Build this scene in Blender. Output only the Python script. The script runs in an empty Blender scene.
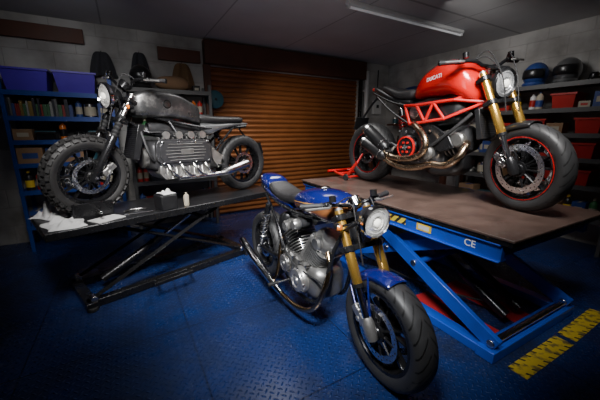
import bpy, bmesh, math, random
from mathutils import Vector, Matrix
from mathutils.bvhtree import BVHTree
random.seed(4)
D=bpy.data; COL=bpy.context.scene.collection
pi=math.pi
# ---------------------------------------------------------------- materials
def N(nt,t,**k):
    n=nt.nodes.new(t)
    for a,b in k.items(): setattr(n,a,b)
    return n
def mth(nt,op,a,b=None,c=None):
    n=nt.nodes.new('ShaderNodeMath'); n.operation=op
    for i,x in enumerate((a,b,c)):
        if x is None: continue
        if isinstance(x,(int,float)): n.inputs[i].default_value=x
        else: nt.links.new(x,n.inputs[i])
    return n.outputs[0]
def mixc(nt,f,a,b):
    n=nt.nodes.new('ShaderNodeMix'); n.data_type='RGBA'
    if isinstance(f,(int,float)): n.inputs[0].default_value=f
    else: nt.links.new(f,n.inputs[0])
    for i,x in ((6,a),(7,b)):
        if isinstance(x,tuple): n.inputs[i].default_value=(*x[:3],1)
        else: nt.links.new(x,n.inputs[i])
    return n.outputs[2]
def mat(name,c,r=.5,m=0,coat=0,noise=.12,ns=12,bump=0,em=0,extra=None):
    M=D.materials.new(name); M.use_nodes=True; nt=M.node_tree
    b=nt.nodes['Principled BSDF']
    tc=N(nt,'ShaderNodeTexCoord'); no=N(nt,'ShaderNodeTexNoise'); no.inputs['Scale'].default_value=ns; no.inputs['Detail'].default_value=4
    nt.links.new(tc.outputs['Object'],no.inputs['Vector'])
    lo=tuple(x*(1-noise) for x in c); hi=tuple(min(1,x*(1+noise)) for x in c)
    cc=mixc(nt,no.outputs[0],lo,hi)
    b.inputs['Metallic'].default_value=m
    rr=mth(nt,'MULTIPLY_ADD',no.outputs[0],noise*.8,max(.03,r-noise*.4))
    nt.links.new(rr,b.inputs['Roughness'])
    b.inputs['Coat Weight'].default_value=coat
    b.inputs['Coat Roughness'].default_value=.06
    if bump:
        bp=N(nt,'ShaderNodeBump'); bp.inputs['Strength'].default_value=bump; bp.inputs['Distance'].default_value=.01
        nt.links.new(no.outputs[0],bp.inputs['Height']); nt.links.new(bp.outputs[0],b.inputs['Normal'])
    if extra: cc=extra(nt,b,tc,cc) or cc
    nt.links.new(cc,b.inputs['Base Color'])
    if em:
        b.inputs['Emission Color'].default_value=(*c,1); b.inputs['Emission Strength'].default_value=em
    return M
def sep(nt,tc):
    s=N(nt,'ShaderNodeSeparateXYZ'); nt.links.new(tc.outputs['Object'],s.inputs[0]); return s.outputs
def floor_x(nt,b,tc,cc):
    x,y,z=sep(nt,tc)
    u=mth(nt,'MULTIPLY',mth(nt,'ADD',x,y),21.0); v=mth(nt,'MULTIPLY',mth(nt,'SUBTRACT',x,y),21.0)
    fu=mth(nt,'SUBTRACT',mth(nt,'FRACT',u),.5); fv=mth(nt,'SUBTRACT',mth(nt,'FRACT',v),.5)
    par=mth(nt,'MODULO',mth(nt,'ABSOLUTE',mth(nt,'ADD',mth(nt,'FLOOR',u),mth(nt,'FLOOR',v))),2.0)
    ip=mth(nt,'SUBTRACT',1.0,par)
    ex=mth(nt,'ADD',mth(nt,'MULTIPLY',fu,par),mth(nt,'MULTIPLY',fv,ip))
    ey=mth(nt,'ADD',mth(nt,'MULTIPLY',fv,par),mth(nt,'MULTIPLY',fu,ip))
    d=mth(nt,'ADD',mth(nt,'POWER',mth(nt,'ABSOLUTE',mth(nt,'DIVIDE',ex,.47)),2.0),mth(nt,'POWER',mth(nt,'ABSOLUTE',mth(nt,'DIVIDE',ey,.16)),2.0))
    h=mth(nt,'MAXIMUM',mth(nt,'SUBTRACT',1.0,d),0.0)
    sx=mth(nt,'ABSOLUTE',mth(nt,'SUBTRACT',mth(nt,'FRACT',mth(nt,'MULTIPLY',x,1.1)),.5))
    sy=mth(nt,'ABSOLUTE',mth(nt,'SUBTRACT',mth(nt,'FRACT',mth(nt,'MULTIPLY',y,1.1)),.5))
    seam=mth(nt,'GREATER_THAN',mth(nt,'MAXIMUM',sx,sy),.4955)
    bp=N(nt,'ShaderNodeBump'); bp.inputs['Strength'].default_value=1.0; bp.inputs['Distance'].default_value=.008
    hh=mth(nt,'SUBTRACT',h,mth(nt,'MULTIPLY',seam,.8))
    nt.links.new(hh,bp.inputs['Height']); nt.links.new(bp.outputs[0],b.inputs['Normal'])
    n2=N(nt,'ShaderNodeTexNoise'); n2.inputs['Scale'].default_value=1.7; n2.inputs['Detail'].default_value=9; n2.inputs['Roughness'].default_value=.72
    nt.links.new(tc.outputs['Object'],n2.inputs['Vector'])
    dirt=mth(nt,'MINIMUM',mth(nt,'MULTIPLY',mth(nt,'MAXIMUM',mth(nt,'SUBTRACT',n2.outputs[0],.44),0.0),3.6),.85)
    c1=mixc(nt,mth(nt,'MULTIPLY',h,.7),cc,(.020,.060,.24))
    c2=mixc(nt,dirt,c1,(.010,.014,.028))
    rr=mth(nt,'MULTIPLY_ADD',n2.outputs[0],.5,.04); nt.links.new(rr,b.inputs['Roughness'])
    return mixc(nt,mth(nt,'MULTIPLY',seam,.6),c2,(.003,.004,.010))
def tread_x(nseg,k):
    def f(nt,b,tc,cc):
        x,y,z=sep(nt,tc)
        a=mth(nt,'ARCTAN2',z,x)
        ay=mth(nt,'ABSOLUTE',y)
        s=mth(nt,'FRACT',mth(nt,'ADD',mth(nt,'MULTIPLY',a,nseg/(2*pi)),mth(nt,'MULTIPLY',ay,k)))
        g=mth(nt,'LESS_THAN',s,.16)
        g2=mth(nt,'MULTIPLY',g,mth(nt,'GREATER_THAN',ay,.008))
        r=mth(nt,'POWER',mth(nt,'ADD',mth(nt,'MULTIPLY',x,x),mth(nt,'MULTIPLY',z,z)),.5)
        g3=mth(nt,'MULTIPLY',g2,mth(nt,'GREATER_THAN',r,.272))
        bp=N(nt,'ShaderNodeBump'); bp.inputs['Strength'].default_value=.9; bp.inputs['Distance'].default_value=.006; bp.invert=True
        nt.links.new(g3,bp.inputs['Height']); nt.links.new(bp.outputs[0],b.inputs['Normal'])
        return mixc(nt,g3,cc,(.004,.004,.004))
    return f
def slat_x(nt,b,tc,cc):
    x,y,z=sep(nt,tc)
    s=mth(nt,'FRACT',mth(nt,'MULTIPLY',z,13.0))
    ln=mth(nt,'LESS_THAN',s,.14)
    n2=N(nt,'ShaderNodeTexNoise'); n2.inputs['Scale'].default_value=2.2; n2.inputs['Detail'].default_value=5
    nt.links.new(tc.outputs['Object'],n2.inputs['Vector'])
    c=mixc(nt,mth(nt,'MULTIPLY',n2.outputs[0],.5),cc,(.16,.055,.015))
    return mixc(nt,mth(nt,'MULTIPLY',ln,.55),c,(.03,.012,.005))
def block_x(nt,b,tc,cc):
    x,y,z=sep(nt,tc)
    cb=N(nt,'ShaderNodeCombineXYZ'); nt.links.new(mth(nt,'ADD',x,y),cb.inputs[0]); nt.links.new(z,cb.inputs[1])
    br=N(nt,'ShaderNodeTexBrick'); nt.links.new(cb.outputs[0],br.inputs['Vector'])
    br.inputs['Scale'].default_value=1.0; br.inputs['Brick Width'].default_value=.45; br.inputs['Row Height'].default_value=.225
    br.inputs['Mortar Size'].default_value=.007; br.inputs['Mortar Smooth'].default_value=.5
    bp=N(nt,'ShaderNodeBump'); bp.inputs['Strength'].default_value=.5; bp.inputs['Distance'].default_value=.008; bp.invert=True
    nt.links.new(br.outputs['Fac'],bp.inputs['Height']); nt.links.new(bp.outputs[0],b.inputs['Normal'])
    n2=N(nt,'ShaderNodeTexNoise'); n2.inputs['Scale'].default_value=1.6; n2.inputs['Detail'].default_value=7
    nt.links.new(tc.outputs['Object'],n2.inputs['Vector'])
    dirt=mth(nt,'MINIMUM',mth(nt,'MULTIPLY',mth(nt,'MAXIMUM',mth(nt,'SUBTRACT',n2.outputs[0],.43),0.0),3.4),.8)
    c=mixc(nt,dirt,cc,(.11,.10,.09))
    return mixc(nt,mth(nt,'MULTIPLY',br.outputs['Fac'],.18),c,(.14,.13,.12))
def panel_x(nt,b,tc,cc):
    x,y,z=sep(nt,tc)
    sx=mth(nt,'ABSOLUTE',mth(nt,'SUBTRACT',mth(nt,'FRACT',mth(nt,'MULTIPLY',x,.82)),.5))
    sy=mth(nt,'ABSOLUTE',mth(nt,'SUBTRACT',mth(nt,'FRACT',mth(nt,'MULTIPLY',y,.42)),.5))
    seam=mth(nt,'GREATER_THAN',mth(nt,'MAXIMUM',sx,sy),.493)
    return mixc(nt,mth(nt,'MULTIPLY',seam,.5),cc,(.1,.1,.1))
def stripe_x(zlo,zmid,w,cop,line):
    def f(nt,b,tc,cc):
        x,y,z=sep(nt,tc)
        zz=mth(nt,'ADD',z,mth(nt,'MULTIPLY',x,-.15))
        m=mth(nt,'MULTIPLY',mth(nt,'LESS_THAN',zz,zmid),mth(nt,'GREATER_THAN',zz,zlo))
        out=mixc(nt,m,cc,cop)
        m2=mth(nt,'LESS_THAN',mth(nt,'ABSOLUTE',mth(nt,'SUBTRACT',zz,zmid+.012)),w)
        return mixc(nt,m2,out,line)
    return f
def worn_x(nt,b,tc,cc):
    n2=N(nt,'ShaderNodeTexNoise'); n2.inputs['Scale'].default_value=9; n2.inputs['Detail'].default_value=10; n2.inputs['Roughness'].default_value=.75
    nt.links.new(tc.outputs['Object'],n2.inputs['Vector'])
    w=mth(nt,'MINIMUM',mth(nt,'MULTIPLY',mth(nt,'MAXIMUM',mth(nt,'SUBTRACT',n2.outputs[0],.5),0.0),6.0),1.0)
    nt.links.new(mth(nt,'MULTIPLY_ADD',n2.outputs[0],.5,.08),b.inputs['Roughness'])
    return mixc(nt,w,cc,(.34,.33,.32))
def ruler_x(nt,b,tc,cc):
    x,y,z=sep(nt,tc)
    s=mth(nt,'LESS_THAN',mth(nt,'FRACT',mth(nt,'ADD',mth(nt,'MULTIPLY',x,15.0),mth(nt,'MULTIPLY',y,8.0))),.25)
    m=mth(nt,'MULTIPLY',s,mth(nt,'GREATER_THAN',mth(nt,'ABSOLUTE',mth(nt,'SUBTRACT',y,.04)),.026))
    n2=N(nt,'ShaderNodeTexNoise'); n2.inputs['Scale'].default_value=16; n2.inputs['Detail'].default_value=9
    nt.links.new(tc.outputs['Object'],n2.inputs['Vector'])
    w=mth(nt,'MINIMUM',mth(nt,'MULTIPLY',mth(nt,'MAXIMUM',mth(nt,'SUBTRACT',n2.outputs[0],.50),0.0),8.0),.85)
    return mixc(nt,w,mixc(nt,m,cc,(.02,.02,.01)),(.06,.05,.03))
def hazard_x(nt,b,tc,cc):
    x,y,z=sep(nt,tc)
    s=mth(nt,'LESS_THAN',mth(nt,'FRACT',mth(nt,'MULTIPLY',mth(nt,'ADD',y,z),14.0)),.4)
    return mixc(nt,s,cc,(.02,.02,.01))
mFloor=mat('blue_checker_mat',(.009,.025,.110),.35,0,0,.3,8,extra=floor_x)
mCeil=mat('ceiling_board',(.52,.52,.52),.85,0,0,.15,2,extra=panel_x)
mWall=mat('painted_block',(.44,.43,.415),.8,0,0,.15,3,extra=block_x)
mSlat=mat('brown_roller',(.34,.12,.035),.38,.35,0,.2,5,extra=slat_x)
mWood=mat('stained_timber',(.08,.026,.014),.6,0,0,.4,6,bump=.2)
mBlk=mat('black_satin',(.012,.012,.013),.32,.0,.2,.2,20)
mBlkM=mat('black_metal',(.022,.022,.024),.28,.6,.2,.2,20)
mBlkR=mat('black_rubber',(.014,.014,.015),.62,0,0,.25,30,bump=.15)
mSeat=mat('black_leather',(.014,.013,.014),.5,0,0,.2,60,bump=.25)
mTyre=mat('tyre_rubber',(.028,.027,.027),.55,0,0,.25,25)
mTreadF=mat('tyre_tread',(.028,.028,.029),.5,0,0,.25,25,extra=tread_x(26,22))
mChrome=mat('chrome',(.85,.85,.87),.10,1,0,.05)
mSteel=mat('brushed_steel',(.66,.65,.64),.24,1,0,.12,30)
mAlu=mat('cast_aluminium',(.48,.47,.45),.32,.85,0,.3,25,bump=.1)
mAluM=mat('weathered_alloy',(.26,.255,.245),.34,.8,0,.45,18,bump=.15)
mAluD=mat('dark_cast_alloy',(.085,.085,.09),.34,.7,0,.25,25,bump=.1)
mGold=mat('gold_fork',(.95,.55,.11),.24,.9,0,.08)
mBronze=mat('heat_tinted_steel',(.42,.31,.21),.26,1,0,.35,14)
mBrass=mat('brass_tinted_pipe',(.58,.40,.22),.2,1,0,.3,14)
mRed=mat('red_paint',(.70,.008,.006),.22,.1,1,.06)
mRedF=mat('red_frame',(.58,.008,.008),.3,0,.5,.06)
mBlueT=mat('blue_paint_copper_panel',(.006,.011,.14),.22,.2,1,.08,extra=stripe_x(.78,.868,.004,(.27,.10,.035),(.85,.42,.08)))
mBlueP=mat('blue_paint',(.006,.011,.14),.22,.2,1,.08)
mGrey=mat('gunmetal_paint',(.13,.13,.132),.3,.85,.3,.4,8,extra=worn_x)
mGreyL=mat('silver_grey_paint',(.24,.245,.25),.30,.7,.4,.2,8)
mGlass=mat('lamp_glass',(.80,.82,.84),.22,.75,.8,.3,45,bump=.3,em=.10)  # faint emission imitates bright reflections in an unlit headlight
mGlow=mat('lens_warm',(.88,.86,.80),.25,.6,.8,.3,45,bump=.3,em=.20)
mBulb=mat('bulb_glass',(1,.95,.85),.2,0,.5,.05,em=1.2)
mDisc=mat('brake_disc_steel',(.8,.8,.8),.25,1,0,.1,40)
mHole=mat('drilled_hole',(.01,.01,.01),.8)
mLiftB=mat('blue_lift_paint',(.014,.075,.50),.32,.1,.5,.25,10)
mDeck=mat('worn_brown_deck',(.072,.046,.037),.38,0,.15,.6,5,bump=.25)
mDeckB=mat('black_deck',(.018,.018,.02),.34,.3,.1,.3,10)
mYel=mat('yellow_sticker',(.75,.50,.03),.5)
mTape=mat('yellow_marker_tape',(.50,.36,.025),.5,extra=ruler_x)
mHaz=mat('hazard_tape',(.75,.55,.03),.5,extra=hazard_x)
mWhite=mat('white_plastic',(.62,.62,.61),.4)
mText=mat('white_lettering',(.80,.80,.80),.4)
mCloth=mat('white_cloth',(.60,.60,.60),.9,0,0,.1,30,bump=.2)
mRedMat=mat('red_floor_mat',(.45,.015,.02),.7)
mRedPl=mat('red_plastic',(.40,.016,.012),.4)
mPurple=mat('blue_violet_plastic',(.06,.02,.38),.4)
mShelfB=mat('blue_shelf_paint',(.015,.05,.24),.4,.2)
mShelfG=mat('grey_shelf',(.09,.09,.09),.5,.3)
mCard=mat('cardboard',(.24,.14,.075),.85)
mTeal=mat('teal_paint',(.03,.10,.13),.4,.2)
mTube=mat('fluorescent_tube',(.8,.82,.85),.4,em=.10)
mFit=mat('light_fitting',(.55,.55,.55),.4)
mOrange=mat('orange_lens',(.60,.15,.02),.2,0,.5)
mCream=mat('cream_label',(.38,.34,.26),.6)
mGreen=mat('green_plastic',(.03,.15,.05),.45)
mNavy=mat('navy_card',(.02,.05,.2),.5)
mDenim=mat('dark_work_fabric',(.03,.03,.036),.9,0,0,.3,20,bump=.3)
mTan=mat('tan_work_fabric',(.15,.085,.04),.9,0,0,.3,20,bump=.3)
# ---------------------------------------------------------------- mesh buffer
def cr(p,k=6,closed=False):
    p=[Vector(q) for q in p]; n=len(p); out=[]
    rng=n if closed else n-1
    for i in range(rng):
        a,b,c,d=(p[(i-1)%n],p[i],p[(i+1)%n],p[(i+2)%n]) if closed else (p[max(i-1,0)],p[i],p[i+1],p[min(i+2,n-1)])
        for j in range(k):
            t=j/k; out.append(.5*((2*b)+(c-a)*t+(2*a-5*b+4*c-d)*t*t+(3*b-a-3*c+d)*t**3))
    if not closed: out.append(p[-1])
    return out
class MB:
    def __init__(s,T=None): s.v=[];s.f=[];s.fm=[];s.mats=[];s.T=T or Matrix()
    def add(s,vs,fs,m):
        n=len(s.v); s.v+=[s.T@Vector(v) for v in vs]
        if m not in s.mats: s.mats.append(m)
        k=s.mats.index(m)
        for f in fs: s.f.append([i+n for i in f]); s.fm.append(k)
        return s
    def loft(s,rings,m,caps=True,closed=False):
        n=len(rings[0]); vs=[v for r in rings for v in r]; fs=[]; K=len(rings)
        for i in range(K if closed else K-1):
            j=(i+1)%K
            for k in range(n): l=(k+1)%n; fs.append([i*n+k,i*n+l,j*n+l,j*n+k])
        if caps and not closed: fs.append(list(range(n))[::-1]); fs.append([(K-1)*n+k for k in range(n)])
        return s.add(vs,fs,m)
    def sweep(s,pts,r,m,n=10,closed=False,asp=1,caps=True,up=None):
        pts=[Vector(p) for p in pts]; K=len(pts)
        rs=r if isinstance(r,(list,tuple)) else [r]*K
        if len(rs)!=K: rs=[rs[0]+(rs[-1]-rs[0])*i/(K-1) for i in range(K)]
        rings=[]; nrm=None
        for i in range(K):
            if closed: t=pts[(i+1)%K]-pts[(i-1)%K]
            else: t=pts[min(i+1,K-1)]-pts[max(i-1,0)]
            t.normalize()
            if nrm is None:
                u=Vector(up) if up else (Vector((0,0,1)) if abs(t.z)<.9 else Vector((1,0,0)))
                nrm=(u-t*u.dot(t)).normalized()
            else: nrm=(nrm-t*nrm.dot(t)).normalized()
            b=t.cross(nrm)
            rings.append([pts[i]+(nrm*math.cos(2*pi*k/n)+b*math.sin(2*pi*k/n)*asp)*rs[i] for k in range(n)])
        return s.loft(rings,m,caps,closed)
    def tube(s,p,r,m,n=10,k=6): return s.sweep(cr(p,k),r,m,n)
    def cyl(s,a,b,r,m,n=20,r2=None): return s.sweep([a,b],[r,r if r2 is None else r2],m,n)
    def lathe(s,prof,c,ax,m,n=36,closed=False):
        c=Vector(c); ax=Vector(ax).normalized(); u=ax.orthogonal().normalized(); w=ax.cross(u)
        rings=[[c+ax*h+(u*math.cos(2*pi*k/n)+w*math.sin(2*pi*k/n))*max(r,1e-5) for k in range(n)] for r,h in prof]
        return s.loft(rings,m,not closed,closed)
    def box(s,c,sz,m,R=None):
        c=Vector(c); h=Vector(sz)/2; R=R or Matrix.Identity(3)
        vs=[c+R@Vector((x*h.x,y*h.y,z*h.z)) for x in(-1,1) for y in(-1,1) for z in(-1,1)]
        return s.add(vs,[[0,1,3,2],[4,6,7,5],[0,4,5,1],[2,3,7,6],[0,2,6,4],[1,5,7,3]],m)
    def body(s,secs,m,n=20,p=2.6,k=4):
        S=[Vector((a[0],a[1],a[2],a[3])) for a in secs]  # x,zc,hw,hh
        out=[];K=len(S)
        for i in range(K-1):
            a,b,c,d=S[max(i-1,0)],S[i],S[i+1],S[min(i+2,K-1)]
            for j in range(k):
                t=j/k; out.append(.5*((2*b)+(c-a)*t+(2*a-5*b+4*c-d)*t*t+(3*b-a-3*c+d)*t**3))
        out.append(S[-1]); rings=[]
        for q in out:
            x,zc,hw,hh=q; ring=[]
            for i in range(n):
                t=2*pi*i/n; c_,s_=math.cos(t),math.sin(t)
                ring.append(Vector((x,math.copysign(abs(c_)**(2/p),c_)*hw,zc+math.copysign(abs(s_)**(2/p),s_)*hh)))
            rings.append(ring)
        return s.loft(rings,m)
    def prism(s,poly,off,m):
        poly=[Vector(p) for p in poly]; off=Vector(off); n=len(poly)
        fs=[list(range(n)),[n+i for i in range(n)][::-1]]+[[i,i+n,(i+1)%n+n,(i+1)%n] for i in range(n)]
        return s.add(poly+[p+off for p in poly],fs,m)
    def xz(s,poly,y0,y1,m): return s.prism([(x,y0,z) for x,z in poly],(0,y1-y0,0),m)
    def ball(s,c,r,m,n=16,sc=(1,1,1)):
        c=Vector(c); rings=[]
        for i in range(n//2+1):
            a=-pi/2+pi*i/(n//2)
            rings.append([c+Vector((math.cos(a)*math.cos(2*pi*k/n)*sc[0],math.cos(a)*math.sin(2*pi*k/n)*sc[1],math.sin(a)*sc[2]))*r for k in range(n)])
        return s.loft(rings,m,False)
    def mesh(s,name,ang=35):
        me=D.meshes.new(name)
        me.from_pydata([tuple(v) for v in s.v],[],s.f)
        for m in s.mats: me.materials.append(m)
        for i,p in enumerate(me.polygons): p.material_index=s.fm[i]; p.use_smooth=True
        bm=bmesh.new(); bm.from_mesh(me); bmesh.ops.remove_doubles(bm,verts=bm.verts,dist=2e-5)
        bmesh.ops.recalc_face_normals(bm,faces=bm.faces); bm.to_mesh(me); bm.free()
        me.set_sharp_from_angle(angle=math.radians(ang))
        return me
    def obj(s,name,parent=None,mx=None,bevel=0,sub=0,ang=35,label=None,cat=None,kind=None,solid=0,group=None):
        me=s.mesh(name,ang)
        o=D.objects.new(name,me); COL.objects.link(o)
        if parent: o.parent=parent
        if mx is not None: o.matrix_local=mx
        if solid: a=o.modifiers.new('solid','SOLIDIFY'); a.thickness=solid; a.offset=0
        if bevel: a=o.modifiers.new('bevel','BEVEL'); a.width=bevel; a.segments=2; a.limit_method='ANGLE'; a.angle_limit=.6
        if sub: a=o.modifiers.new('sub','SUBSURF'); a.levels=sub; a.render_levels=sub
        if label: o['label']=label
        if cat: o['category']=cat
        if kind: o['kind']=kind
        if group: o['group']=group
        return o
def frame(x,y,z,rz): return Matrix.Translation((x,y,z))@Matrix.Rotation(rz,4,'Z')
def T(x,y,z): return Matrix.Translation((x,y,z))
def root(name,label,cat,mx):
    e=D.objects.new(name,None); COL.objects.link(e); e.empty_display_size=.1; e.matrix_world=mx; e['label']=label; e['category']=cat
    return e
def copy(o,mx):
    c=o.copy(); COL.objects.link(c); c.matrix_local=mx; return c
def textmesh(body,size,ext=.001):
    cu=D.curves.new('t','FONT'); cu.body=body; cu.size=size; cu.extrude=ext; cu.align_x='CENTER'; cu.align_y='CENTER'; cu.offset=.0006
    o=D.objects.new('t',cu); COL.objects.link(o)
    dg=bpy.context.evaluated_depsgraph_get(); me=D.meshes.new_from_object(o.evaluated_get(dg))
    vs=[v.co.copy() for v in me.vertices]; fs=[list(p.vertices) for p in me.polygons]
    D.objects.remove(o); return vs,fs
# ---------------------------------------------------------------- room
CX,CY=1.79,6.50; AR=math.radians(29.9)
ux,uy=math.cos(AR),math.sin(AR)
def W1(t,o,z=0): return frame(CX+t*ux+o*uy,CY+t*uy-o*ux,z,AR)          # local -y faces room
def W2(s_,o,z=0): return frame(CX+s_*uy-o*ux,CY-s_*ux-o*uy,z,AR-pi/2)
LA,LB,H=6.55,6.1,2.62
def struct(name,m,mx,bx): 
    M=MB(); 
    for c,sz in bx: M.box(c,sz,m)
    return M.obj(name,mx=mx,kind='structure')
struct('floor',mFloor,W1(0,0),[((-LA/2,-LB/2,-.05),(LA+.3,LB+.3,.1))])
struct('ceiling',mCeil,W1(0,0,H),[((-LA/2,-LB/2,.05),(LA+.3,LB+.3,.1))])
d0,d1,dt=-3.60,-.77,2.28
struct('wall_back',mWall,W1(0,0),[(((d0-LA)/2,.075,H/2),(LA+d0,.15,H)),((d1/2,.075,H/2),(-d1,.15,H)),(((d0+d1)/2,.075,(dt+H)/2),(d1-d0,.15,H-dt))])
struct('wall_right',mWall,W2(0,0),[((LB/2,.075,H/2),(LB,.15,H))])
struct('wall_left',mWall,W2(0,LA),[((LB/2,-.075,H/2),(LB,.15,H))])
struct('wall_front',mWall,W1(0,LB),[((-LA/2,-.075,H/2),(LA,.15,H))])
# roller door
M=MB()
nz=int(dt/.077)
for i in range(nz+1):
    z0=i*.077; z1=min(dt,z0+.070)
    if z0>=dt-.01: break
    a=[(d0,.07,z0),(d0,.052,z0+.018),(d0,.045,(z0+z1)/2),(d0,.052,z1-.012),(d0,.07,z1)]
    M.prism(a,(d1-d0,0,0),mSlat)
M.box(((d0+d1)/2,.085,dt/2),(d1-d0,.02,dt),mSlat)
M.obj('door_1',mx=W1(0,0),kind='structure')
M=MB(); M.box(((d0+d1)/2,-.06,(dt+H)/2-.01),(d1-d0+.16,.14,H-dt-.03),mWood); M.obj('trim_1',mx=W1(0,0),kind='structure',bevel=.01)
M=MB(); M.box((d0-.04,-.03,dt/2),(.10,.07,dt),mWood); M.obj('trim_2',mx=W1(0,0),kind='structure',bevel=.005)
M=MB(); M.box((d1+.03,-.03,dt/2),(.05,.07,dt),mBlkM); M.obj('trim_3',mx=W1(0,0),kind='structure',bevel=.005)
# ---------------------------------------------------------------- wheels
def wheel(name,par,mx,R,W,rr,rimM,nsp,discs,knob=False,stripe=None,twin=True,hubM=None,tread=None,spw=.018):
    hubM=hubM or rimM
    M=MB()
    w=W*.40
    M.lathe([(rr+.006,-w),(rr+.010,-w+.006),(rr-.004,-w+.014),(rr-.016,-w*.3),(rr-.016,w*.3),(rr-.004,w-.014),(rr+.010,w-.006),(rr+.006,w),(rr-.012,w),(rr-.026,w*.35),(rr-.026,-w*.35),(rr-.012,-w)],(0,0,0),(0,1,0),rimM,56,closed=True)
    if stripe:
        for sg in(-1,1): M.lathe([(rr-.0005,sg*(w+.0015)),(rr-.0045,sg*(w+.0015)),(rr-.0045,sg*(w-.003)),(rr-.0005,sg*(w-.003))],(0,0,0),(0,1,0),stripe,56,closed=True)
    M.lathe([(.014,-.075),(.035,-.075),(.042,-.06),(.030,-.03),(.036,0),(.030,.03),(.042,.06),(.035,.075),(.014,.075)],(0,0,0),(0,1,0),hubM,28)
    for i in range(nsp):
        a=2*pi*i/nsp+.3
        for da in ((-.11,.11) if twin else (0,)):
            a1=a+da*2.0 if twin else a
            p0=Vector((math.cos(a+da*.3),0,math.sin(a+da*.3)))*.03; p1=Vector((math.cos(a1),0,math.sin(a1)))*(rr-.02)
            t=(p1-p0).normalized(); s_=Vector((-t.z,0,t.x)); rings=[]
            for f,wd,th in ((0,spw,.03),(.4,spw*.62,.018),(1,spw*.75,.022)):
                c=p0.lerp(p1,f); rings.append([c+s_*wd/1.6*sx+Vector((0,th*sy,0)) for sx,sy in((-1,-.6),(-.5,-1),(.5,-1),(1,-.6),(1,.6),(.5,1),(-.5,1),(-1,.6))])
            M.loft(rings,rimM)
    wo=M.obj(name,par,mx)
    M=MB(); h=W/2
    prof=[(rr-.002,-h*.72),(rr+.012,-h*.86),(rr+.3*(R-rr),-h*.97),(rr+.55*(R-rr),-h*1.0),(rr+.72*(R-rr),-h*.93),(rr+.86*(R-rr),-h*.74),(rr+.95*(R-rr),-h*.45),(R,-h*.15)]
    full=prof+[(r,-y) for r,y in prof[::-1]]+[(rr-.002,0)]
    if knob: full=[(r if r<rr+.5*(R-rr) else r-.015,y) for r,y in full]
    M.lathe(full,(0,0,0),(0,1,0),mTyre if knob else (tread or mTreadF),64,closed=True)
    if knob:
        nk=32
        for i in range(nk):
            for row,(yy,rad,ti) in enumerate(((0,R-.009,0),(-.42,R-.015,.4),(.42,R-.015,-.4),(-.84,R-.032,.95),(.84,R-.032,-.95))):
                a=2*pi*(i+(.5 if row in(0,3,4) else 0))/nk
                Rm=Matrix.Rotation(-a,3,'Y')@Matrix.Rotation(-ti,3,'Z')
                M.box(Vector((math.cos(a)*rad,yy*h,math.sin(a)*rad)),(.024,.024 if row else .030,.036),mTyre,Rm)
    M.obj('tire',wo,ang=40)
    for y,dr in discs:
        M=MB(); M.lathe([(dr,y-.0025),(dr,y+.0025),(dr*.76,y+.0025),(dr*.76,y-.0025)],(0,0,0),(0,1,0),mDisc,48,closed=True)
        for k in range(10):
            a=2*pi*k/10; u=Vector((math.cos(a),0,math.sin(a)))
            M.cyl(u*.04+Vector((0,y*.9,0)),u*dr*.78+Vector((0,y,0)),.007,mBlkM,6)
        M.lathe([(.055,y-.006),(.055,y+.006),(.03,y+.006),(.03,y-.006)],(0,0,0),(0,1,0),mBlkM,24,closed=True)
        for k in range(36):
            a=2*pi*k/36; rd=dr*(.82+.055*(k%3))
            for sg in(-1,1):
                c=Vector((math.cos(a)*rd,y+sg*.003,math.sin(a)*rd)); M.cyl(c,c+Vector((0,sg*.0006,0)),.0042,mHole,7)
        M.obj('brake_disc',wo)
    return wo
def fender(par,mx,R,w,a0,a1,m,name='fender',label=None,sides=.05):
    M=MB(); n=18; prof=[(-1,-sides),(-.97,-sides*.45),(-.8,-.016),(-.45,-.004),(0,0),(.45,-.004),(.8,-.016),(.97,-sides*.45),(1,-sides)]
    vs=[];fs=[]
    for i in range(n+1):
        a=math.radians(a0+(a1-a0)*i/n); tp=1-.35*(abs(i/n-.5)*2)**3
        for y,dr in prof: vs.append(((R+dr*tp)*math.cos(a),y*w/2*(.80+.20*tp),(R+dr*tp)*math.sin(a)))
    k=len(prof)
    for i in range(n):
        for j in range(k-1): fs.append([i*k+j,i*k+j+1,(i+1)*k+j+1,(i+1)*k+j])
    M.add(vs,fs,m); return M.obj(name,par,mx,solid=.004,ang=60,label=label)
class Fork:
    def __init__(s,ax,az,rake,L,hy,steer):
        s.ax,s.az,s.L,s.hy=ax,az,L,hy; r=math.radians(rake); s.s,s.c=math.sin(r),math.cos(r)
        piv=s.P(L,-.035); axis=Vector((-s.s,0,s.c))
        s.S=Matrix.Translation(piv)@Matrix.Rotation(math.radians(steer),4,axis)@Matrix.Translation(-piv)
    def P(s,l,off=0,y=0): return Vector((s.ax-s.s*l+s.c*off,y,s.az+s.c*l+s.s*off))
def headlight(par,F,c,r,shell,rim,glass=None,dep=.11):
    M=MB(F.S); x,z=c
    M.lathe([(0,-dep),(r*.45,-dep*.97),(r*.8,-dep*.6),(r*.97,-.015),(r,0)],(x,0,z),(1,0,-.06),shell,40)
    o=M.obj('headlight',par)
    M=MB(F.S); M.lathe([(r*.96,-.016),(r*1.07,-.008),(r*1.07,.014),(r*.97,.022),(r*.90,.010)],(x,0,z),(1,0,-.06),rim,40,closed=True); M.obj('bezel',o)
    M=MB(F.S); M.lathe([(r*.93,.006),(r*.75,.016),(r*.68,.010),(r*.45,.022),(r*.40,.014),(r*.22,.019)],(x,0,z),(1,0,-.06),glass or mGlass,40)
    M.lathe([(r*.26,.016),(r*.26,.024),(r*.15,.032),(0,.034)],(x,0,z),(1,0,-.06),mBulb,24); M.obj('lens',o)
    return o
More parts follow.
